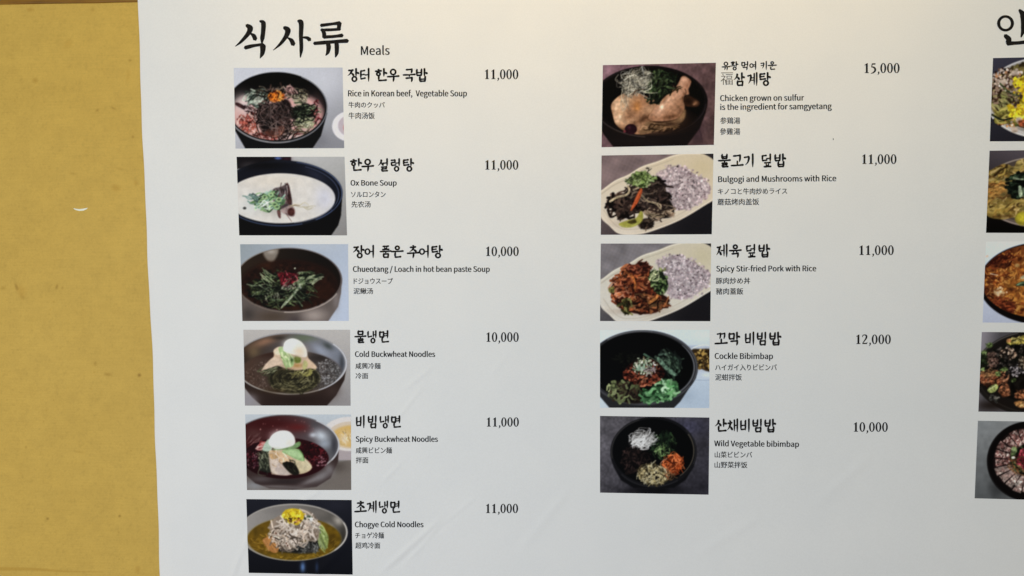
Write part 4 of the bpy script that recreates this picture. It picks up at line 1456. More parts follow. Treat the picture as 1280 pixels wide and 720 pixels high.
WL = (-3.0, 3.2, -Z0, 1.35)                 # wall extents, z relative to the camera axis
st = Pic(0, 0, 1.0, [(-14, -12), (215, -12), (215, 732), (-14, 732)], 5)
st.S = 2.4
st.fill('ffffff')
n_ = value_noise(st.rng, st.h, st.w, 36) * .6 + value_noise(st.rng, st.h, st.w, 11) * .4
st.I *= (1 - .05 * n_)[..., None]
n_ = value_noise(st.rng, st.h, st.w, 4.5)
st.I *= (1 - .16 * np.clip(n_ - .66, 0, 1))[..., None]
for x, y, rx, ry, rot, c, a in ((20.6, 358.5, 1.6, 4.2, -20, '8c7a52', .75), (27, 364, 5, 7, -30, 'd9c49c', .5), (27.5, 371, 2, 3.5, -30, 'b8a880', .6),
                                (71, 358.5, 1.2, 3, 10, '8f7c50', .8), (78, 360, 1, 1.6, 0, 'a8946c', .7), (4, 360, 3, 2, -20, 'bcae88', .6),
                                (44, 100.5, 3, 3, 0, 'c4b48c', .8), (121.5, 138, 2.2, 1.2, -40, '8c7850', .7), (141.5, 135.2, 3, .8, 25, '8c7850', .8),
                                (162.5, 75.5, 1.4, 1.4, 0, 'a08c60', .8), (166, 171, 1.3, 1.6, 0, 'a08c60', .8), (145, 235, 5, 3.5, 20, 'd4c298', .8),
                                (170, 229, 2, 3, 0, 'd0c098', .8), (91, 217, 3.5, .8, 8, '9c8c60', .6), (150, 211, 4, 1, 10, 'b4a478', .6),
                                (119, 454.5, 1.6, 2.4, 0, 'a8986c', .7), (135, 468, 4, 1.6, 5, 'a8966c', .7), (174.2, 469, 1.8, 1.9, 0, '6d5424', .9),
                                (32.5, 559, 1, 1, 0, '8c7c54', .8), (59.5, 648.5, 1.5, 1.4, 0, '6d5c34', .85), (149.6, 645, 1.4, 1.3, 0, '6d5c30', .85),
                                (172, 712, 3, 4, 0, 'c0a880', .5), (100, 565, 6, 1, 10, 'b8a67c', .5), (85, 55, 4, 6, 30, 'dac8a0', .5),
                                (116, 12, 2, 2, 0, 'b8a880', .6), (38, 12, 4, 2, 0, 'b8a070', .6), (160, 95, 2, 8, 5, 'dccba4', .5)):
    st.E(x, y, rx, ry, c, rot, max(1.4, min(rx, ry) * 1.2), a * .5)
st.GR(70, (100, 360, 130, 400), ['dccda6', 'd0c090', 'e6dab8'], .4, .9, .5, .6)
st.L([(-10, 711), (40, 711.5), (80, 714), (130, 715)], 'dccfb0', 5, .5, .6)
st.blur(.5)
pxs = np.linspace(-10, 211, 262)
pys = np.linspace(-9, 729, 720)
PX, PY = np.meshgrid(pxs, pys)
wx, wz = wall_pt(PX, PY)
# square the patch off so that it meets the plain wall round it
x0w, x1w, z0w, z1w = wx.min(), wx.max(), wz.min(), wz.max()
xs = np.linspace(x0w, x1w, 262)
zs = np.linspace(z1w, z0w, 720)
GX, GZ = np.meshgrid(xs, zs)


def proj_wall(x, z, y=WALL_Y):
    v = np.stack([x, np.full_like(x, DIST + y), z], -1) @ CR
    return 640 + FPX * v[..., 0] / -v[..., 2], 360 - FPX * v[..., 1] / -v[..., 2]


qx, qy = proj_wall(GX, GZ)
stain = st.sample(np.clip(qx, -14, 214), np.clip(qy, -12, 731)) ** 2.2
edge = np.minimum(np.minimum((GX - x0w), (x1w - GX)), np.minimum(GZ - z0w, z1w - GZ)) / .006
edge = np.clip(edge, 0, 1)[..., None]
stain = 1 + (stain - 1) * edge
nv, nu = GX.shape
V = np.stack([GX, np.full_like(GX, WALL_Y), GZ + Z0], -1).reshape(-1, 3)
idx = np.arange(nv * nu).reshape(nv, nu)
Q = np.stack([idx[1:, :-1], idx[1:, 1:], idx[:-1, 1:], idx[:-1, :-1]], -1).reshape(-1, 4)
ex = [(WL[0], WALL_Y, WL[2]), (x0w, WALL_Y, WL[2]), (x1w, WALL_Y, WL[2]), (WL[1], WALL_Y, WL[2]),
      (WL[0], WALL_Y, z0w), (x0w, WALL_Y, z0w), (x1w, WALL_Y, z0w), (WL[1], WALL_Y, z0w),
      (WL[0], WALL_Y, z1w), (x0w, WALL_Y, z1w), (x1w, WALL_Y, z1w), (WL[1], WALL_Y, z1w),
      (WL[0], WALL_Y, WL[3]), (x0w, WALL_Y, WL[3]), (x1w, WALL_Y, WL[3]), (WL[1], WALL_Y, WL[3]),
      (WL[0], .16, WL[2]), (WL[1], .16, WL[2]), (WL[0], .16, WL[3]), (WL[1], .16, WL[3])]
ex = np.array(ex)
ex[:, 2] += Z0
o = len(V)
big = [(0, 1, 5, 4), (1, 2, 6, 5), (2, 3, 7, 6), (4, 5, 9, 8), (6, 7, 11, 10), (8, 9, 13, 12), (9, 10, 14, 13), (10, 11, 15, 14),
       (17, 16, 18, 19), (0, 16, 17, 3), (12, 15, 19, 18), (0, 12, 18, 16), (3, 17, 19, 15)]
Q = np.vstack([Q, np.array(big) + o])
V = np.vstack([V, ex])
cols = np.vstack([stain.reshape(-1, 3), np.ones((len(ex), 3))])
wall = link('wall', fast_mesh('wall', V, Q, cols, smooth=False), M_WALL)
tag(wall, 'ochre yellow painted wall left of and behind the white menu banner', 'wall')

# a crescent of bare plaster
pts = np.array([(91.8, 260.2), (95, 260.9), (99, 261.3), (104, 260.9), (110, 259.6), (108, 261.8), (104.5, 263.2), (100, 263.7), (96, 263), (93, 261.6)])
cx_, cz_ = wall_pt(pts[:, 0], pts[:, 1])
v = [(a, WALL_Y - .0004, c_ + Z0) for a, c_ in zip(cx_, cz_)]
me = bpy.data.meshes.new('paint_chip')
me.from_pydata(v + [(a, WALL_Y + .001, c_) for a, _, c_ in v], [], [list(range(len(v)))[::-1]] + [[i, (i + 1) % len(v), (i + 1) % len(v) + len(v), i + len(v)] for i in range(len(v))])
link('paint_chip', me, M_CHIP, wall)

# wooden trim above, running behind the sheet
_, tz = wall_pt(60, 5.2)
tz = float(tz)
import bmesh
bm = bmesh.new()
nseg = 60
prof = [(WALL_Y + .004, 0), (.0046, .0004), (.0038, .0012), (.0036, .0022), (.0036, .066), (.0046, .068), (WALL_Y + .004, .068)]
rows = []
rr = random.Random(3)
for i in range(nseg + 1):
    x = -2.9 + (2.9 - .55) * i / nseg
    dz = rr.uniform(-.0003, .0003)
    rows.append([bm.verts.new((x, y, tz + z + Z0 + (dz if z < .01 else 0))) for y, z in prof])
for a, b_ in zip(rows, rows[1:]):
    for k in range(len(prof) - 1):
        bm.faces.new((a[k], b_[k], b_[k + 1], a[k + 1]))
bm.faces.new(rows[0])
bm.faces.new(rows[-1][::-1])
bmesh.ops.recalc_face_normals(bm, faces=bm.faces)
me = bpy.data.meshes.new('wooden_trim')
bm.to_mesh(me)
bm.free()
trim = link('wooden_trim', me, M_TRIM)
tag(trim, 'narrow brown wooden trim strip across the top of the ochre wall', 'trim')

# ------------------------------------------------------------------ the banner sheet
XR, ZT, ZB = 1.25, .56, -.80
banner = bpy.data.objects.new('menu_banner', None)
COL.objects.link(banner)
banner.location = (.25, 0, ZB + Z0)
banner.empty_display_size = .1
tag(banner, 'white vinyl menu banner with rows of dish photos, Korean names and prices', 'banner')
bpy.context.view_layer.update()
INV = banner.matrix_world.inverted()
OFF = np.array(banner.location)


def sheet_pos(x, z, lift=0.0):
    """points of the print plane laid on the sheet, in the banner's own space"""
    return np.stack([x, bulge(x, z) - lift, z + Z0], -1) - OFF


zs = np.arange(ZB, ZT + 1e-6, .003)
us = np.concatenate([np.linspace(0, .012, 14)[:-1], np.arange(.012, XR + .67, .0032)])
UU, ZZ = np.meshgrid(us, zs)
XX = UU + left_edge(ZZ) + .0006 * np.sin(ZZ * 23) + .0003 * np.sin(ZZ * 61 + 1)
G = sheet_pos(XX, ZZ)
nv, nu = XX.shape
V = G.reshape(-1, 3)
idx = np.arange(nv * nu).reshape(nv, nu)
Q = np.stack([idx[:-1, :-1], idx[:-1, 1:], idx[1:, 1:], idx[1:, :-1]], -1).reshape(-1, 4)
ring = np.concatenate([idx[0, :], idx[1:, -1], idx[-1, -2::-1], idx[-2:0:-1, 0]])
bv = V[ring] + np.array([0, .0009, 0])
o = len(V)
m_ = len(ring)
k = np.arange(m_)
rim = np.stack([ring[(k + 1) % m_], ring, o + k, o + (k + 1) % m_], -1)
sheet = link('vinyl_sheet', fast_mesh('vinyl_sheet', np.vstack([V, bv]), np.vstack([Q, rim])), M_BAN, banner)

# ------------------------------------------------------------------ pictures on the sheet
PHOTOS = [
    (beef_soup, 285, 78, 6.313, [(292.6, 85.1), (428.4, 84.6), (430.4, 185.2), (294.8, 185.8)], 11, 'printed photo of red beef and vegetable soup in a black bowl'),
    (ox_soup, 290, 190, 6.547, [(296.1, 196.1), (430.8, 196), (433.9, 294.2), (299.2, 294.2)], 12, 'printed photo of milky white soup in a black bowl'),
    (loach_soup, 295, 298, 6.547, [(300.3, 305.3), (435.1, 305.2), (436, 401.1), (303, 401.3)], 13, 'printed photo of dark brown soup in a metal bowl topped with red chilli'),
    (cold_noodles, 298, 406, 6.793, [(304.2, 412.2), (437.6, 412.2), (438.4, 507), (306.2, 507)], 14, 'printed photo of grey broth noodles with an egg in a metal bowl'),
    (spicy_noodles, 300, 512, 6.793, [(306.5, 518), (438.8, 518), (439.3, 612.2), (308.8, 612.5)], 15, 'printed photo of dark red noodles with an egg beside a small white bowl'),
    (chogye_noodles, 300, 618, 7.06, [(308, 623.8), (439.8, 624.7), (441, 718), (311, 716)], 16, 'printed photo of shredded chicken noodles in yellow broth on black'),
    (samgyetang, 745, 70, 6.0, [(753.6, 81.3), (895, 78.3), (892.5, 181), (752, 184)], 21, 'printed photo of a whole chicken in a black bowl on purple'),
    (bulgogi, 742, 184, 6.0, [(752, 194.3), (892, 192), (889.8, 292.8), (751, 293.5)], 22, 'printed photo of dark brown beef and rice on a cream oval plate'),
    (spicy_pork, 742, 294, 6.0, [(751, 304.5), (889, 304.3), (888, 401.5), (750, 401.3)], 23, 'printed photo of orange red pork and rice on a cream oval plate'),
    (cockle_bibimbap, 742, 402, 6.0, [(750, 412.5), (887, 412.2), (886.5, 510), (750, 509.5)], 24, 'printed photo of red cockles and green lettuce in a black bowl on pale blue'),
    (vegetable_bibimbap, 742, 510, 6.0, [(750, 519.8), (886.8, 522), (885.8, 618.5), (750, 615.7)], 25, 'printed photo of small heaps of vegetables in a black bowl on dark grey'),
    (mixed_jeon, 1180, 0, 4.0, [(1241, 72.7), (1388, 69.5), (1382, 176.5), (1236.8, 176.8)], 31, 'printed photo of yellow topped pancakes on a pale plate'),
    (potato_jeon, 1180, 180, 6.0, [(1236.5, 188.5), (1381, 186.5), (1376, 291.5), (1232, 291)], 32, 'printed photo of golden pancakes with chives on a dark plate'),
    (kimchi_jeon, 1180, 290, 6.0, [(1232, 302), (1375, 301), (1370, 404), (1228, 403)], 33, 'printed photo of a reddish brown pancake in a black pan'),
    (spicy_chicken, 1180, 400, 6.0, [(1227, 415), (1369, 415.5), (1364, 516), (1223, 514.5)], 34, 'printed photo of dark meat and greens on a black plate'),
    (meat_platter, 1180, 510, 6.0, [(1222.5, 526), (1363, 528), (1358, 626.5), (1218.5, 623)], 35, 'printed photo of sliced meat fanned on a round black plate on grey'),
]


def islands(mask):
    """edge-connected pieces of a mask, as lists of cell numbers"""
    h, w = mask.shape
    todo = set(np.flatnonzero(mask).tolist())
    out = []
    while todo:
        stack = [todo.pop()]
        piece = []
        while stack:
            c_ = stack.pop()
            piece.append(c_)
            cx_ = c_ % w
            for d in (c_ - w, c_ + w, c_ - 1 if cx_ else -1, c_ + 1 if cx_ < w - 1 else -1):
                if d in todo:
                    todo.remove(d)
                    stack.append(d)
        out.append(np.array(sorted(piece)))
    return out


for fn, ox, oy, sc, quad, seed, label in PHOTOS:
    g = Pic(ox, oy, sc, quad, seed)
    fn(g)
    g.NC()
    finish(g)
    g.blur(.5)
    q = np.array(quad)
    nu = int((q[1, 0] - q[0, 0]) * 1.5)
    nv = int((q[3, 1] - q[0, 1]) * 1.5)
    a, b_ = np.meshgrid(np.linspace(0, 1, nu + 1), np.linspace(0, 1, nv + 1))
    P_ = (q[0] * (1 - a[..., None]) + q[1] * a[..., None]) * (1 - b_[..., None]) + (q[3] * (1 - a[..., None]) + q[2] * a[..., None]) * b_[..., None]
    col = ink(g.sample(P_[..., 0], P_[..., 1]), np.minimum(P_[..., 0], 1290), P_[..., 1]).reshape(-1, 3)
    x, z = unproj(P_[..., 0], P_[..., 1])
    V = sheet_pos(x, z, .00015).reshape(-1, 3)
    idx = np.arange((nu + 1) * (nv + 1)).reshape(nv + 1, nu + 1)
    Q = np.stack([idx[1:, :-1], idx[1:, 1:], idx[:-1, 1:], idx[:-1, :-1]], -1).reshape(-1, 4)
    C_ = P_[:-1, :-1] * .25 + P_[1:, :-1] * .25 + P_[:-1, 1:] * .25 + P_[1:, 1:] * .25
    L_ = g.labels(C_[..., 0], C_[..., 1]).reshape(-1)
    root = link('dish_photo', fast_mesh('dish_photo', V, Q, col), M_PIC, banner)
    root['label'] = label
    # what the picture shows, each piece cut out of the same print and laid a hair above it
    V2 = sheet_pos(x, z, .00021).reshape(-1, 3)
    L_ = L_.reshape(nv, nu)
    merged = {}
    for i, nm in enumerate(g.names):
        if nm:
            merged.setdefault(nm, []).append(i)
    for nm, ids in merged.items():
        for cells in islands(np.isin(L_, ids)):
            if len(cells) < 140:
                continue
            used, inv = np.unique(Q[cells], return_inverse=True)
            link(nm, fast_mesh(nm, V2[used], inv.reshape(-1, 4), col[used]), M_PIC, root)

# ------------------------------------------------------------------ lettering
LATIN = {',':(97,[[26,-67,64,-38,77,7,70,34,50,44,33,38,26,22,33,5,50,-1,54,0,44,-28,19,-48]]),
'-':(121,[[16,86,106,86,106,110,16,110]]),
'/':(137,[[4,-63,27,-63,132,278,109,278]]),
'B':(230,[[35,0,117,0,156,5,187,19,207,42,214,75,200,117,162,137,162,138,190,159,200,194,193,223,175,242,147,253,111,257,35,257],[68,148,68,231,107,231,153,222,168,190,153,159,106,148],[68,26,68,123,112,123,142,120,164,111,178,97,182,76,178,54,164,38,142,29,112,26]]),
'C':(223,[[132,-5,176,5,211,32,193,53,166,32,133,24,100,31,75,52,59,85,54,129,59,172,76,205,101,226,134,233,164,226,187,209,204,230,175,252,134,261,89,252,53,226,29,184,20,128,29,72,52,31,88,4]]),
'K':(226,[[35,0,68,0,68,81,112,134,189,0,225,0,132,159,213,257,176,257,68,128,68,128,68,257,35,257]]),
'L':(190,[[35,0,180,0,180,28,68,28,68,257,35,257]]),
'M':(284,[[35,0,64,0,64,142,60,218,62,218,82,159,131,26,153,26,201,159,222,218,223,218,219,142,219,0,249,0,249,257,210,257,161,119,143,66,142,66,123,119,74,257,35,257]]),
'N':(253,[[35,0,66,0,66,135,62,215,63,215,91,162,185,0,218,0,218,257,187,257,187,123,192,42,190,42,162,95,68,257,35,257]]),
'O':(260,[[130,-5,174,5,209,31,231,74,239,129,231,185,209,226,174,252,130,261,86,252,51,226,28,185,20,129,28,74,51,31,86,5],[130,24,98,31,74,52,59,86,54,129,59,172,74,205,98,226,130,233,161,226,185,205,201,172,206,129,201,86,185,52,161,31]]),
'P':(222,[[35,0,68,0,68,102,110,102,148,107,178,121,198,146,204,181,198,217,178,240,148,253,109,257,35,257],[68,129,68,230,104,230,134,228,155,220,168,205,172,181,168,158,156,141,135,132,106,129]]),
'R':(222,[[68,135,68,230,111,230,137,228,157,220,169,206,173,185,169,163,157,147,137,138,111,135],[176,0,213,0,147,112,171,122,189,137,201,158,205,185,199,219,180,241,152,253,116,257,35,257,35,0,68,0,68,109,114,109]]),
'S':(209,[[106,-5,143,1,170,17,188,40,194,68,178,112,141,137,104,153,75,168,62,196,75,223,110,233,142,226,168,209,185,230,152,252,110,261,77,256,52,242,35,221,29,193,46,150,81,127,118,111,148,94,161,65,146,35,107,24,68,33,36,56,17,33,56,6]]),
'V':(201,[[82,0,120,0,201,257,168,257,127,118,102,33,101,33,76,118,34,257,0,257]]),
'W':(307,[[63,0,102,0,140,155,153,213,154,213,167,155,206,0,245,0,298,257,267,257,239,117,225,34,223,34,205,117,169,257,140,257,104,117,86,34,85,34,69,117,42,257,9,257]]),
'a':(197,[[76,-5,109,3,139,23,140,23,143,0,169,0,169,117,165,149,154,174,133,189,103,195,61,187,29,170,41,148,67,162,98,168,129,154,137,120,85,111,49,97,28,77,21,49,36,10],[85,21,61,28,51,51,70,82,137,99,137,46,111,28]]),
'b':(216,[[116,-5,147,2,173,22,192,55,199,98,194,138,179,169,155,188,123,195,92,187,63,168,64,202,64,279,32,279,32,0,58,0,61,20,62,20,89,2],[111,22,89,27,64,42,64,142,90,161,115,168,138,163,154,149,163,127,165,98,161,66,150,42,132,28]]),
'c':(179,[[107,-5,140,2,169,19,155,41,134,28,110,22,86,27,67,42,55,65,51,95,56,125,68,148,87,163,111,168,131,164,149,152,165,173,142,188,110,195,75,188,46,169,26,137,18,95,25,53,44,22,72,2]]),
'd':(217,[[97,-5,129,3,155,22,156,22,159,0,185,0,185,279,153,279,153,206,154,173,130,189,101,195,70,188,43,168,25,137,19,95,24,53,40,21,65,2],[104,22,82,27,65,42,55,65,51,95,56,125,68,148,85,163,106,168,130,163,153,148,153,48,129,29]]),
'e':(194,[[109,-5,144,1,172,15,160,36,138,25,113,21,88,26,68,39,55,60,50,88,178,88,179,106,174,143,160,171,136,189,103,195,72,188,44,168,25,137,18,95,25,53,45,22,74,2],[49,110,68,154,104,169,139,154,151,110]]),
'f':(114,[[12,164,37,164,37,0,69,0,69,164,110,164,110,190,69,190,69,220,76,248,96,258,118,252,125,277,93,283,68,279,51,266,41,247,37,221,37,190,12,188]]),
'g':(197,[[96,-88,136,-82,166,-68,186,-47,193,-22,188,-1,176,13,155,21,126,23,89,23,63,29,56,44,59,57,68,67,96,60,123,65,145,78,160,99,166,126,161,149,150,166,189,166,189,190,123,190,96,195,69,190,46,177,31,155,25,127,33,97,50,76,50,75,35,60,29,39,34,20,46,8,46,6,25,-13,18,-37,24,-58,40,-74,65,-84],[96,82,68,94,56,127,68,160,96,172,125,160,137,127,125,94],[101,-65,60,-56,46,-32,50,-16,65,0,90,-3,123,-3,151,-8,161,-27,145,-54]]),
'h':(213,[[32,0,64,0,64,138,90,160,116,167,144,155,152,116,152,0,184,0,184,120,181,152,170,176,152,190,126,195,91,186,63,163,64,202,64,279,32,279]]),
'i':(96,[[32,0,64,0,64,190,32,190],[48,229,64,235,70,251,64,266,48,271,33,266,27,251,33,235]]),
'k':(193,[[32,0,64,0,64,50,99,92,155,0,190,0,118,113,181,190,146,190,65,90,64,90,64,279,32,279]]),
'l':(99,[[66,-5,84,-2,80,23,73,22,67,25,64,36,64,279,32,279,32,38,40,7]]),
'm':(324,[[32,0,64,0,64,138,89,160,112,167,139,155,147,116,147,0,179,0,179,138,204,160,227,167,254,155,263,116,263,0,294,0,294,120,291,152,280,176,262,190,237,195,204,185,174,159,156,185,121,195,90,186,62,162,62,162,58,190,32,190]]),
'n':(214,[[32,0,64,0,64,138,90,160,116,167,144,155,152,116,152,0,184,0,184,120,181,152,170,176,152,190,126,195,91,186,62,162,62,162,58,190,32,190]]),
'o':(212,[[106,-5,139,2,167,22,187,53,194,95,187,137,167,169,139,188,106,195,73,188,45,169,25,137,18,95,25,53,45,22,73,2],[106,22,84,27,66,42,55,65,51,95,55,125,66,148,84,163,106,168,129,163,146,148,157,125,161,95,157,65,146,42,129,27]]),
'p':(217,[[32,-80,64,-80,64,-16,63,18,90,1,116,-5,147,2,173,22,192,55,199,98,194,138,179,169,155,188,123,195,91,187,62,168,62,168,58,190,32,190],[111,22,89,27,64,42,64,142,91,161,115,168,138,163,154,149,163,127,165,98,161,66,150,42,132,28]]),
'r':(136,[[32,0,64,0,64,122,87,156,112,166,131,163,137,191,116,195,86,184,62,155,62,155,58,190,32,190]]),
's':(164,[[82,-5,112,0,133,12,146,30,151,52,146,75,132,90,114,101,93,110,65,122,52,143,61,162,88,170,111,165,131,153,146,173,120,189,87,195,59,191,39,179,26,162,22,141,39,105,77,86,107,72,120,50,111,29,83,20,53,27,27,43,11,22,43,3]]),
't':(132,[[92,-5,127,2,121,27,99,21,76,31,70,58,70,164,121,164,121,190,70,190,70,244,43,244,40,190,9,188,9,164,38,164,38,59,41,33,50,13,66,0]]),
'u':(213,[[88,-5,122,5,151,30,152,30,154,0,181,0,181,190,149,190,149,55,124,31,97,23,70,35,62,74,62,190,29,190,29,70,33,38,44,14,62,0]]),
'w':(281,[[62,0,99,0,126,102,139,157,141,157,154,103,181,0,220,0,272,190,241,190,213,80,202,27,200,27,187,80,157,190,126,190,96,80,83,27,82,27,70,80,42,190,9,190]]),
'x':(174,[[5,0,39,0,64,44,84,78,85,78,106,44,134,0,169,0,106,96,164,190,131,190,107,148,91,117,89,117,70,148,45,190,10,190,68,99]]),
'y':(182,[[35,-82,61,-77,80,-63,95,-42,106,-16,178,190,147,190,112,85,97,31,95,31,76,85,38,190,5,190,81,0,77,-15,60,-44,34,-56,19,-53,13,-78]]),
}


def lay(name, pts, faces, mat, lift=.0003, step=None):
    """pixel points + faces to one mesh part lying on the sheet"""
    pts = np.asarray(pts, float)
    x, z = unproj(pts[:, 0], pts[:, 1])
    l = lift if step is None else lift + np.asarray(step)
    p = sheet_pos(x, z, 0)
    p[:, 1] -= l
    me = bpy.data.meshes.new(name)
    me.from_pydata(p.tolist(), [], faces)
    me.update()
    return link(name, me, mat, banner)


def curve_to_arrays(cu):
    ob = bpy.data.objects.new('tmp', cu)
    me = bpy.data.meshes.new_from_object(ob)
    co = np.zeros(len(me.vertices) * 3)
    me.vertices.foreach_get('co', co)
    fs = [list(p.vertices) for p in me.polygons]
    bpy.data.objects.remove(ob)
    bpy.data.meshes.remove(me)
    return co.reshape(-1, 3)[:, :2], fs


def double(name, pts, fs, mat, strike):
    """ink spread: the letters printed twice, a fraction of a stroke apart"""
    if strike <= 0:
        return lay(name, pts, fs, mat)
    n = len(pts)
    p = np.vstack([pts - [strike / 2, strike * .12], pts + [strike / 2, strike * .12]])
    return lay(name, p, fs + [[i + n for i in f] for f in fs], mat, .0003, np.repeat([0, .00002], n))


def latin(name, text, x0, x1, y0, y1, cap, mat, bold=0.0, strike=.5):
    cu = bpy.data.curves.new('tmp', 'CURVE')
    cu.dimensions = '2D'
    cu.fill_mode = 'FRONT'
    cu.offset = bold
    pen = 0
    for ch in text:
        if ch == ' ':
            pen += 78
            continue
        adv, cons = LATIN[ch]
        for c_ in cons:
            sp = cu.splines.new('POLY')
            sp.points.add(len(c_) // 2 - 1)
            sp.points.foreach_set('co', [w for i in range(0, len(c_), 2) for w in (c_[i] + pen, c_[i + 1], 0, 1)])
            sp.use_cyclic_u = True
        pen += adv
    co, fs = curve_to_arrays(cu)
    bpy.data.curves.remove(cu)
    u = (co[:, 0] - co[:, 0].min()) / np.ptp(co[:, 0])
    px = x0 + (x1 - x0) * u
    py = y0 + (y1 - y0) * u - co[:, 1] * cap / 257.0
    return double(name, np.stack([px, py], 1), fs, mat, strike)


def cjk(name, text, x0, x1, y0, y1, mat, thin=0.0, tilt=0.0, strike=.2):
    cu = bpy.data.curves.new('tmp', 'FONT')
    cu.body = text
    cu.size = 1.0
    cu.resolution_u = 2
    cu.offset = thin
    co, fs = curve_to_arrays(cu)
    bpy.data.curves.remove(cu)
    u = (co[:, 0] - co[:, 0].min()) / np.ptp(co[:, 0])
    w = (co[:, 1] - co[:, 1].min()) / np.ptp(co[:, 1])
    return double(name, np.stack([x0 + (x1 - x0) * u, y1 + (y0 - y1) * w + tilt * u], 1), fs, mat, strike)


# brush strokes -----------------------------------------------------
def stroke(pts, w, n=5):
    """centre line + widths -> outline strip"""
    p = smooth_pts(pts, n) if len(pts) > 2 else np.asarray(pts, float)
    if len(p) == 2:
        p = p[0] + (p[1] - p[0]) * np.linspace(0, 1, 6)[:, None]
    t = np.linspace(0, 1, len(p))
    ww = np.interp(t, np.linspace(0, 1, len(w)), w) / 2
    d = np.gradient(p, axis=0)
    d /= np.linalg.norm(d, axis=1)[:, None] + 1e-9
    nrm = np.stack([-d[:, 1], d[:, 0]], 1)
    a, b_ = p + nrm * ww[:, None], p - nrm * ww[:, None]
    head, tail = p[0] - d[0] * ww[0] * .7, p[-1] + d[-1] * ww[-1] * .8
    v = np.vstack([a, b_, head, tail])
    m = len(p)
    f = [[i, i + 1, m + i + 1, m + i] for i in range(m - 1)] + [[0, m, 2 * m], [m - 1, 2 * m + 1, 2 * m - 1]]
    return v, f


def ring_stroke(cx, cy, rx, ry, wx_, wy_):
    t = np.linspace(0, 2 * math.pi, 29)[:-1]
    w = wx_ + (wy_ - wx_) * np.abs(np.sin(t))
    c_, s_ = np.cos(t), np.sin(t)
    v = np.vstack([np.stack([cx + (rx + w / 2) * c_, cy + (ry + w / 2) * s_], 1), np.stack([cx + (rx - w / 2) * c_, cy + (ry - w / 2) * s_], 1)])
    n = 28
    return v, [[i, (i + 1) % n, n + (i + 1) % n, n + i] for i in range(n)]


W = .172            # brush width in cell units


def JH(x0, y0, x1, y1, k=1.0):          # horizontal
    return ('s', [(x0, y0), ((x0 + x1) / 2, (y0 + y1) / 2 + .012), (x1, y1)], [.75 * k, .95 * k, .72 * k, .8 * k, 1.0 * k])


def JV(x, y0, y1, k=1.0, x1=None):      # vertical with a brush head at the top
    x1 = x if x1 is None else x1
    return ('s', [(x - .055, y0), (x, y0 + .05), (x + .004, (y0 + y1) / 2), (x1, y1)], [.5 * k, 1.1 * k, .95 * k, .95 * k, .9 * k, .35 * k])


def JD(pts, k=1.0):                     # falling left, tapering
    return ('s', pts, [.8 * k, 1.1 * k, .9 * k, .6 * k, .2 * k])


def JT(pts, k=1.0):                     # dot, swelling
    return ('s', pts, [.3 * k, .7 * k, 1.15 * k, 1.0 * k])


def JP(pts, k=1.0, w=None):
    return ('s', pts, [q * k for q in (w or [.85, .9, .85])])


def jamo(c, pos):
    """strokes of a consonant in a unit box; pos: L left, T top, F final"""
    if c == 'ㄱ':
        if pos == 'L':
            return [JH(.05, .16, .80, .06), JD([(.82, .05), (.80, .35), (.62, .72), (.25, 1.0)])]
        return [JH(.0, .18, .92, .06), JV(.88, .05, 1.05, 1.0, .80)]
    if c == 'ㄲ':
        return [JH(.0, .20, .42, .10, .85), JV(.42, .08, .9, .85, .34), JH(.52, .18, .95, .08, .85), JV(.95, .06, .9, .85, .86)]
    if c == 'ㄴ':
        return [JV(.12, .0, .85), JH(.10, .92, 1.0, .80)]
    if c == 'ㄷ':
        return [JH(.08, .12, .90, .05), JV(.16, .1, .85), JH(.12, .92, 1.0, .82)]
    if c == 'ㄹ':
        return [JH(.05, .10, .85, .03), JP([(.86, .03), (.82, .42)]), JH(.1, .50, .84, .43), JP([(.14, .48), (.16, .92)]), JH(.14, .97, 1.0, .88)]
    if c == 'ㅁ':
        return [JV(.12, .02, .98), JH(.1, .12, .9, .05), JP([(.9, .04), (.88, .5), (.84, 1.02)], 1.0), JH(.14, .92, .86, .87)]
    if c == 'ㅂ':
        return [JV(.12, .0, .98), JV(.86, -.04, 1.02), JH(.16, .50, .84, .45, .85), JH(.14, .94, .86, .89)]
    if c == 'ㅅ':
        return [JD([(.50, .0), (.56, .18), (.38, .62), (-.02, 1.0)]), JT([(.46, .42), (.70, .62), (.92, .92)])]
    if c == 'ㅈ':
        return [JH(.08, .14, .86, .06), JD([(.66, .10), (.58, .32), (.36, .68), (-.02, 1.0)]), JT([(.48, .50), (.72, .68), (.96, .96)])]
    if c == 'ㅊ':
        return [JT([(.40, -.10), (.52, .0), (.62, .06)], .9), JH(.06, .26, .90, .18), JD([(.60, .24), (.54, .42), (.34, .74), (-.02, 1.0)]), JT([(.48, .56), (.72, .72), (1.0, .97)])]
    if c == 'ㅋ':
        return [JH(.05, .14, .80, .05), JD([(.82, .05), (.80, .35), (.68, .72), (.40, 1.0)]), JH(.10, .52, .74, .44, .8)]
    if c == 'ㅌ':
        return [JH(.08, .08, .90, .0), JV(.14, .06, .88), JH(.16, .50, .80, .43, .85), JH(.12, .95, 1.0, .84)]
    if c == 'ㅍ':
        return [JH(.02, .12, .96, .04), JT([(.30, .16), (.34, .5), (.38, .84)], .8), JT([(.70, .14), (.66, .5), (.62, .82)], .8), JH(-.04, .97, 1.04, .88)]
    if c == 'ㅎ':
        return [JT([(.36, -.08), (.50, .0), (.62, .04)], .9), JH(.0, .28, .96, .18), ('o', .50, .72, .30, .26)]
    if c == 'ㅇ':
        return [('o', .5, .5, .42, .42)]
    return []


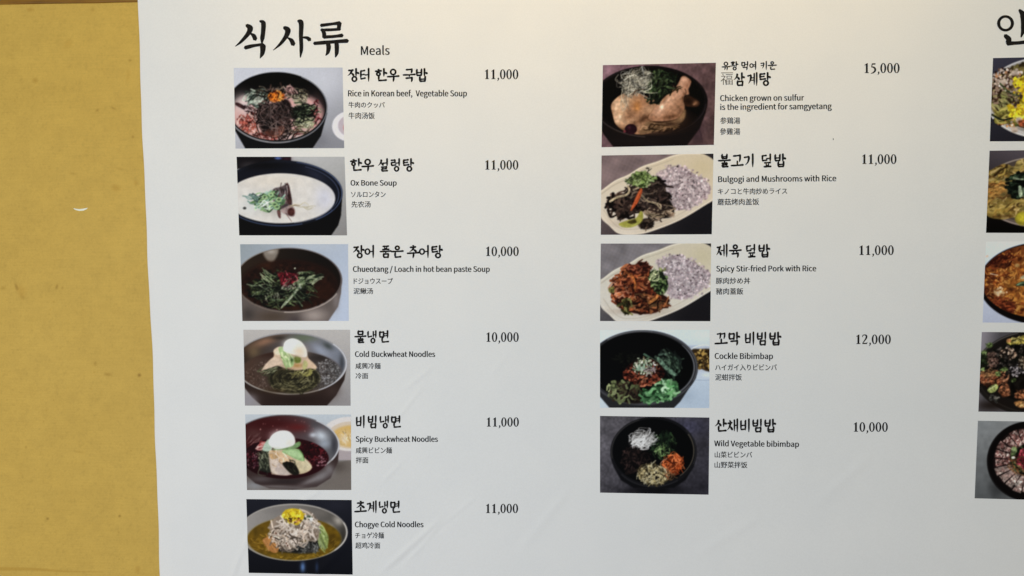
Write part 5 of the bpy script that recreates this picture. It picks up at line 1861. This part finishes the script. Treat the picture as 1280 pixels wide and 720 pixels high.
CHO = 'ㄱㄲㄴㄷㄸㄹㅁㅂㅃㅅㅆㅇㅈㅉㅊㅋㅌㅍㅎ'
JUNG = 'ㅏㅐㅑㅒㅓㅔㅕㅖㅗㅘㅙㅚㅛㅜㅝㅞㅟㅠㅡㅢㅣ'
JONG = ' ㄱㄲㄳㄴㄵㄶㄷㄹㄺㄻㄼㄽㄾㄿㅀㅁㅂㅄㅅㅆㅇㅈㅊㅋㅌㅍㅎ'


def syllable(ch):
    """strokes of one syllable in the unit cell"""
    k = ord(ch) - 0xAC00
    c1, v, c2 = CHO[k // 588], JUNG[k % 588 // 28], JONG[k % 28]
    fin = c2 != ' '
    out = []

    def put(strokes, x0, y0, x1, y1):
        for s in strokes:
            if s[0] == 's':
                out.append(('s', [(x0 + p[0] * (x1 - x0), y0 + p[1] * (y1 - y0)) for p in s[1]], s[2]))
            else:
                r = min((x1 - x0) * s[3], (y1 - y0) * s[4])
                out.append(('o', x0 + s[1] * (x1 - x0), y0 + s[2] * (y1 - y0), r * 1.05, r))
    if v in 'ㅏㅓㅕㅣㅐㅔㅖ':
        ve = .60 if fin else 1.0
        xi = {'ㅏ': .56, 'ㅓ': .52, 'ㅕ': .52, 'ㅣ': .58, 'ㅐ': .46, 'ㅔ': .44, 'ㅖ': .44}[v]
        if fin:
            put(jamo(c1, 'L'), .04, .08, xi, .55)
        else:
            put(jamo(c1, 'L'), .02, .14, xi, .84)
        m = .32 if fin else .46
        if v == 'ㅏ':
            out += [JV(.74, .0, ve), JT([(.77, m), (.86, m + .0), (.97, m + .05)], .95)]
        elif v == 'ㅣ':
            out += [JV(.82, .0, ve)]
        elif v == 'ㅓ':
            out += [JV(.84, .0, ve), JH(xi - .04, m + .03, .82, m, .85)]
        elif v == 'ㅕ':
            out += [JV(.84, .0, ve), JH(xi - .02, m - .08, .82, m - .10, .8), JH(xi - .02, m + .10, .82, m + .07, .8)]
        elif v == 'ㅐ':
            out += [JV(.64, .06, ve * .93, .85), JV(.90, .0, ve, .95), JH(.66, m + .02, .88, m, .8)]
        elif v == 'ㅔ':
            out += [JV(.68, .06, ve * .93, .85), JV(.92, .0, ve, .95), JH(xi - .04, m + .02, .66, m, .8)]
        elif v == 'ㅖ':
            out += [JV(.68, .06, ve * .93, .85), JV(.92, .0, ve, .95), JH(xi - .06, m - .06, .66, m - .08, .75), JH(xi - .06, m + .12, .66, m + .10, .75)]
        if fin:
            if c2 == 'ㅇ':
                put(jamo(c2, 'F'), .34, .60, .86, 1.02)
            elif c2 == 'ㄱ':
                put(jamo(c2, 'F'), .22, .64, .84, 1.0)
            elif c2 == 'ㄴ':
                put(jamo(c2, 'F'), .24, .58, .94, .96)
            else:
                put(jamo(c2, 'F'), .28, .64, .88, 1.0)
    elif v in 'ㅗㅜㅠㅡ':
        if fin:
            put(jamo(c1, 'T'), .22, .02, .80, .36) if c1 == 'ㅇ' else put(jamo(c1, 'T'), .24, .03, .78, .34)
            y = .46
            out.append(JH(.0, y + .03, 1.0, y - .02, .95))
            if v == 'ㅜ':
                out.append(JP([(.52, y), (.52, y + .14)], .85))
            if v == 'ㅠ':
                out += [JP([(.38, y), (.36, y + .15)], .85), JP([(.62, y), (.62, y + .15)], .85)]
            if c2 == 'ㅇ':
                put(jamo(c2, 'F'), .28, .62, .76, 1.02)
            elif c2 == 'ㄱ':
                put(jamo(c2, 'F'), .22, .68, .80, 1.02)
            else:
                put(jamo(c2, 'F'), .26, .66 if v != 'ㅡ' else .60, .80, .98)
        elif v == 'ㅗ':
            put(jamo(c1, 'T'), .18, .04, .82, .56)
            out += [JP([(.52, .52), (.52, .82)], .9), JH(.0, .88, 1.0, .82)]
        else:
            put(jamo(c1, 'T'), .22, .02, .78, .50)
            y = .60
            out.append(JH(.0, y + .03, 1.0, y - .03, 1.0))
            if v == 'ㅜ':
                out.append(JV(.54, y - .03, 1.02, 1.0, .50))
            if v == 'ㅠ':
                out += [JV(.40, y - .02, .98, .9, .32), JV(.66, y - .02, 1.02, .95, .62)]
    elif v == 'ㅘ':
        put(jamo(c1, 'T'), .10, .02, .56, .36)
        out += [JP([(.34, .36), (.34, .48)], .8), JH(.02, .53, .60, .47, .8), JV(.74, .0, .62), JT([(.77, .3), (.86, .3), (.96, .34)], .9)]
        put(jamo(c2, 'F'), .30, .62, .80, 1.02)
    return out


def brush(name, cells, mat, width=1.0):
    """cells: list of (strokes, x0, y0, x1, y1) in photo pixels -> one mesh part"""
    allv, allf, lift = [], [], []
    n = 0
    for strokes, x0, y0, x1, y1 in cells:
        sx, sy = x1 - x0, y1 - y0
        sm_ = min(sx, sy) * .5 + max(sx, sy) * .5
        for s in strokes:
            if s[0] == 's':
                pts = np.array([(x0 + a * sx, y0 + b_ * sy) for a, b_ in s[1]])
                v, f = stroke(pts, [q * W * width * sm_ for q in s[2]])
            else:
                v, f = ring_stroke(x0 + s[1] * sx, y0 + s[2] * sy, s[3] * sx, s[4] * sy, W * .95 * width * sm_, W * .8 * width * sm_)
            allv.append(v)
            allf += [[i + n for i in q] for q in f]
            lift += [.000012 * (len(allv) % 12)] * len(v)
            n += len(v)
    return lay(name, np.vstack(allv), allf, mat, .0003, lift)


def hangul(name, spans, y0, y1, mat=None, width=1.0, tilt=0.0):
    """spans: list of (syllable, x0, x1)"""
    a, b_ = spans[0][1], spans[-1][2]
    return brush(name, [(syllable(c_), x0, y0 + tilt * (x0 - a) / (b_ - a), x1, y1 + tilt * (x0 - a) / (b_ - a)) for c_, x0, x1 in spans], mat or M_INK, width)


# price numerals ------------------------------------------------------
def numerals(name, text, x0, x1, ytop, ybase, mat):
    h = ybase - ytop
    total = sum(.30 if c_ == ',' else .64 for c_ in text) - .06
    u = (x1 - x0) / total
    pen = x0
    allv, allf, lift = [], [], []
    n = 0
    for c_ in text:
        def T(x, y):
            return (pen + x * u, ybase - y * h)
        parts = []
        if c_ == '0':
            cx, cy = T(.29, .5)
            t = np.linspace(0, 2 * math.pi, 33)[:-1]
            ov = np.stack([cx + .282 * u * np.cos(t), cy + .515 * h * np.sin(t)], 1)
            iv = np.stack([cx + .118 * u * np.cos(t), cy + .45 * h * np.sin(t)], 1)
            parts.append((np.vstack([ov, iv]), [[i, (i + 1) % 32, 32 + (i + 1) % 32, 32 + i] for i in range(32)]))
        elif c_ == '1':
            pts = [T(.21, 0.02), T(.21, .82), T(.09, .77), T(.09, .82), T(.33, 1.01), T(.395, 1.01), T(.395, .02)]
            parts.append((np.array(pts), [[0, 1, 5, 6], [1, 2, 3, 4, 5]]))
            parts.append((np.array([T(.10, 0), T(.10, .045), T(.21, .08), T(.395, .08), T(.51, .045), T(.51, 0)]), [[0, 1, 2, 3, 4, 5]]))
        elif c_ == '2':
            wv = .135 * u
            parts.append(stroke([T(.06, .76), T(.10, .92), T(.27, .975), T(.43, .88), T(.43, .68), T(.28, .40), T(.07, .10)], [.5 * wv, .6 * wv, .7 * wv, 1.15 * wv, 1.2 * wv, .8 * wv, .5 * wv]))
            parts.append((np.array([T(.04, .0), T(.07, .12), T(.42, .12), T(.50, .20), T(.54, .20), T(.48, 0)]), [[0, 1, 2, 5], [2, 3, 4, 5]]))
        elif c_ == '5':
            wv = .135 * u
            parts.append((np.array([T(.16, .84), T(.18, .99), T(.50, .99), T(.47, .86)]), [[0, 1, 2, 3]]))
            parts.append(stroke([T(.18, .95), T(.12, .62)], [.5 * wv, .7 * wv]))
            parts.append(stroke([T(.12, .60), T(.28, .60), T(.44, .46), T(.45, .24), T(.28, .04), T(.06, -.04)], [.6 * wv, 1.0 * wv, 1.3 * wv, 1.3 * wv, .9 * wv, .45 * wv]))
        else:
            parts.append(stroke([T(.10, .06), T(.15, .07), T(.16, -.05), T(.05, -.19)], [.10 * u, .15 * u, .10 * u, .03 * u]))
        for v, f in parts:
            allv.append(v)
            allf += [[i + n for i in q] for q in f]
            lift += [.000012 * (len(allv) % 10)] * len(v)
            n += len(v)
        pen += (.30 if c_ == ',' else .64) * u
    return lay(name, np.vstack(allv), allf, mat, .0003, lift)


# headings: brush strokes laid out in photo pixels (zoom 8x from 288,18) ----------
def px8(pts):
    return np.array([(288 + a / 8.0, 18 + b_ / 8.0) for a, b_ in pts])


HEAD = [
    ([(165, 110), (200, 140), (180, 195), (110, 275), (52, 322)], [26, 46, 34, 22, 5]),
    ([(200, 190), (235, 215), (252, 250)], [10, 32, 34]),
    ([(298, 68), (332, 90), (330, 180), (322, 240), (318, 292)], [16, 38, 34, 34, 12]),
    ([(150, 336), (230, 316), (330, 302)], [30, 30, 22, 24]),
    ([(318, 298), (328, 330), (322, 390), (300, 440)], [22, 46, 40, 30, 6]),
    ([(540, 132), (576, 160), (560, 220), (500, 300), (432, 360)], [26, 46, 34, 22, 5]),
    ([(575, 235), (612, 262), (632, 302)], [10, 32, 36]),
    ([(680, 66), (710, 90), (708, 220), (712, 340), (702, 432)], [22, 40, 34, 30, 28, 8]),
    ([(728, 232), (768, 236), (796, 256)], [14, 24, 32]),
    ([(908, 112), (1000, 100), (1095, 88)], [26, 24, 22, 30]),
    ([(1092, 86), (1084, 150)], [36, 28]),
    ([(908, 158), (1000, 156), (1098, 150)], [18, 24, 22, 22]),
    ([(918, 150), (938, 190), (940, 232)], [22, 32, 30]),
    ([(945, 228), (1040, 222), (1120, 212)], [26, 24, 24, 30]),
    ([(840, 292), (960, 282), (1080, 272), (1172, 266)], [26, 30, 26, 28, 32]),
    ([(978, 290), (984, 330), (976, 380), (956, 412)], [34, 36, 28, 8]),
    ([(1062, 280), (1066, 330), (1064, 390), (1052, 430)], [32, 34, 30, 8]),
]


def heading(strokes, tf, ring=None):
    allv, allf, lift = [], [], []
    n = 0
    items = [stroke(tf(p), [q / 8.0 * 1.32 for q in w]) for p, w in strokes]
    if ring:
        items.append(ring_stroke(*ring))
    for v, f in items:
        allv.append(v)
        allf += [[i + n for i in q] for q in f]
        lift += [.000012 * (len(allv) % 12)] * len(v)
        n += len(v)
    return lay('heading', np.vstack(allv), allf, M_INK, .0003, lift)


heading(HEAD, px8)
# right-hand heading (zoom 4x from 960,0)
heading([([(1256, 50), (1276, 80), (1278, 140), (1264, 186)], [20, 52, 46, 10]),
         ([(1284, 116), (1312, 116), (1340, 128)], [20, 32, 40]),
         ([(1184, 178), (1202, 196), (1200, 214)], [30, 42, 40]),
         ([(1196, 218), (1260, 214), (1330, 204)], [34, 26, 28, 34])],
        lambda p: np.array([(960 + a / 4.0, b_ / 4.0) for a, b_ in p]), (1256.6, 29.3, 8.6, 8.6, 4.2, 3.4))
latin('subheading', 'Meals', 451.5, 487, 69, 68.6, 11, M_INK2)

# (name, [(syllable, x0, x1)...], y0, y1, tilt), english lines, japanese, chinese, price
hangul('dish_name', [('장', 434.5, 449), ('터', 450, 463), ('한', 468.5, 484), ('우', 484.3, 498.8), ('국', 504, 519), ('밥', 519.5, 534.5)], 86, 102)
latin('english_caption', 'Rice in Korean beef,  Vegetable Soup', 435.5, 583.5, 120.6, 120.4, 7.4, M_INK2)
cjk('japanese_caption', '牛肉のクッパ', 436, 481, 127.4, 135, M_INK2)
cjk('chinese_caption', '牛肉汤饭', 436, 468.5, 140.6, 148.8, M_INK2)
numerals('price', '11,000', 605, 648, 86.8, 98.9, M_INK)

hangul('dish_name', [('한', 437.5, 452.5), ('우', 452.3, 467), ('설', 472.5, 486), ('렁', 488, 501), ('탕', 503, 517.5)], 198.5, 214)
latin('english_caption', 'Ox Bone Soup', 438.5, 495.7, 232, 232, 6.8, M_INK2)
cjk('japanese_caption', 'ソルロンタン', 439, 482, 239.3, 246.6, M_INK2)
cjk('chinese_caption', '先农汤', 439.5, 463.3, 251.5, 259.4, M_INK2)
numerals('price', '11,000', 605.5, 648, 200.2, 212, M_INK)

hangul('dish_name', [('장', 441, 455.5), ('어', 456, 468.5), ('품', 475, 489), ('은', 489, 504), ('추', 509, 523.5), ('어', 524, 537), ('탕', 538.5, 553.5)], 307, 322.3)
latin('english_caption', 'Chueotang / Loach in hot bean paste Soup', 441.4, 612, 339.8, 339.8, 6.9, M_INK2)
cjk('japanese_caption', 'ドジョウスープ', 442.3, 491, 347.5, 355, M_INK2)
cjk('chinese_caption', '泥鳅汤', 442, 466.3, 360, 367.6, M_INK2)
numerals('price', '10,000', 606.5, 648.5, 308.3, 320, M_INK)

hangul('dish_name', [('물', 443.5, 457.5), ('냉', 459, 471), ('면', 473.5, 486.5)], 413.3, 428.6)
latin('english_caption', 'Cold Buckwheat Noodles', 444, 543.8, 446, 446, 6.8, M_INK2)
cjk('japanese_caption', '咸興冷麺', 444.5, 475.7, 453.5, 461.2, M_INK2)
cjk('chinese_caption', '冷面', 444.6, 460.2, 466, 473.4, M_INK2)
numerals('price', '10,000', 607, 648.5, 415.4, 427.2, M_INK)

hangul('dish_name', [('비', 445, 457), ('빔', 459.5, 472), ('냉', 474.5, 486.5), ('면', 488.5, 501.5)], 519.5, 534.8)
latin('english_caption', 'Spicy Buckwheat Noodles', 445, 547.3, 552, 552, 6.8, M_INK2)
cjk('japanese_caption', '咸興ビビン麺', 445, 490, 558.8, 566.6, M_INK2)
cjk('chinese_caption', '拌面', 445, 460.5, 571, 578.8, M_INK2)
numerals('price', '11,000', 607.5, 648.7, 521.7, 533, M_INK)

hangul('dish_name', [('초', 443.5, 458), ('계', 458.5, 471), ('냉', 473.5, 485.5), ('면', 487.5, 500.5)], 626, 641)
latin('english_caption', 'Chogye Cold Noodles', 444, 529.3, 658.6, 658.6, 6.8, M_INK2)
cjk('japanese_caption', 'チョゲ冷麺', 444.3, 480, 665, 672.8, M_INK2)
cjk('chinese_caption', '超鸡冷面', 444.5, 475.3, 677.6, 685.4, M_INK2)
numerals('price', '11,000', 606.5, 647.7, 629.6, 641, M_INK)

hangul('dish_name', [('유', 902.5, 912.5), ('황', 912.8, 923), ('먹', 926.5, 936), ('여', 937, 946), ('키', 950.5, 959.5), ('운', 960, 970.5)], 77, 87.5, M_INK2, 1.0, -.4)
hangul('dish_name', [('삼', 917, 931), ('계', 934, 947), ('탕', 948.5, 963.5)], 91, 107, None, 1.0, -.3)
cjk('hanja', '福', 901, 916, 92, 106, M_INK3, -.008, 0.0, 0.0)
lay('hanja_bar', [(901.5, 90.6), (916.5, 90.5), (916.5, 91.3), (901.5, 91.4)], [[0, 1, 2, 3]], M_INK3)
latin('english_caption', 'Chicken grown on sulfur', 900.5, 1005, 126.2, 125.6, 7.2, M_INK2)
latin('english_caption', 'is the ingredient for samgyetang', 900.6, 1039.5, 137.3, 136.2, 7.2, M_INK2)
cjk('japanese_caption', '参鶏湯', 900.5, 925.2, 146.5, 154.8, M_INK2)
cjk('chinese_caption', '參雞湯', 900, 925.2, 160, 168.4, M_INK2)
numerals('price', '15,000', 1079.5, 1124.5, 79, 91.3, M_INK)

hangul('dish_name', [('불', 898, 913), ('고', 914, 929), ('기', 929.5, 943.5), ('덮', 951.5, 965), ('밥', 967.5, 982.5)], 193, 209, None, 1.0, -.6)
latin('english_caption', 'Bulgogi and Mushrooms with Rice', 898, 1045, 227.6, 226.4, 7.2, M_INK2)
cjk('japanese_caption', 'キノコと牛肉炒めライス', 897.5, 984, 235.4, 243.2, M_INK2, 0.0, -.5)
cjk('chinese_caption', '蘑菇烤肉盖饭', 897, 948.8, 248.4, 256.6, M_INK2, 0.0, -.4)
numerals('price', '11,000', 1076.5, 1120.5, 193, 205, M_INK)

hangul('dish_name', [('제', 895.5, 909.5), ('육', 911.5, 926.5), ('덮', 932, 945), ('밥', 947.5, 962.5)], 305.6, 321.4)
latin('english_caption', 'Spicy Stir-fried Pork with Rice', 895.5, 1020, 339.4, 339, 7, M_INK2)
cjk('japanese_caption', '豚肉炒め丼', 895, 937.7, 347, 355, M_INK2)
cjk('chinese_caption', '豬肉蓋飯', 895, 929, 360, 368.2, M_INK2)
numerals('price', '11,000', 1073, 1117, 306.8, 318.7, M_INK)

hangul('dish_name', [('꼬', 893.5, 909), ('막', 910, 925), ('비', 931, 944), ('빔', 945.5, 959), ('밥', 961, 976.5)], 415.4, 431.4)
latin('english_caption', 'Cockle Bibimbap', 893.5, 966, 448.6, 448.8, 7.2, M_INK2)
cjk('japanese_caption', 'ハイガイ入りビビンバ', 894, 971, 455.4, 463.2, M_INK2)
cjk('chinese_caption', '泥蚶拌饭', 894, 927.2, 467.6, 475.6, M_INK2)
numerals('price', '12,000', 1069, 1113.5, 418.3, 430, M_INK)

hangul('dish_name', [('산', 893.3, 908.5), ('채', 909, 923), ('비', 925, 938.5), ('빔', 940, 953.5), ('밥', 955, 970)], 524, 540, None, 1.0, .3)
latin('english_caption', 'Wild Vegetable bibimbap', 893, 998.7, 557.8, 558.8, 7, M_INK2)
cjk('japanese_caption', '山菜ビビンバ', 893.5, 940.2, 564.4, 572.2, M_INK2, 0.0, .3)
cjk('chinese_caption', '山野菜拌饭', 893.3, 934.2, 577, 585, M_INK2, 0.0, .3)
numerals('price', '10,000', 1066.2, 1110, 528, 539.7, M_INK)

lay('ink_speck', [(1041, 173), (1041.9, 172.8), (1042.1, 175), (1041.3, 175.2)], [[0, 1, 2, 3]], M_INK3)
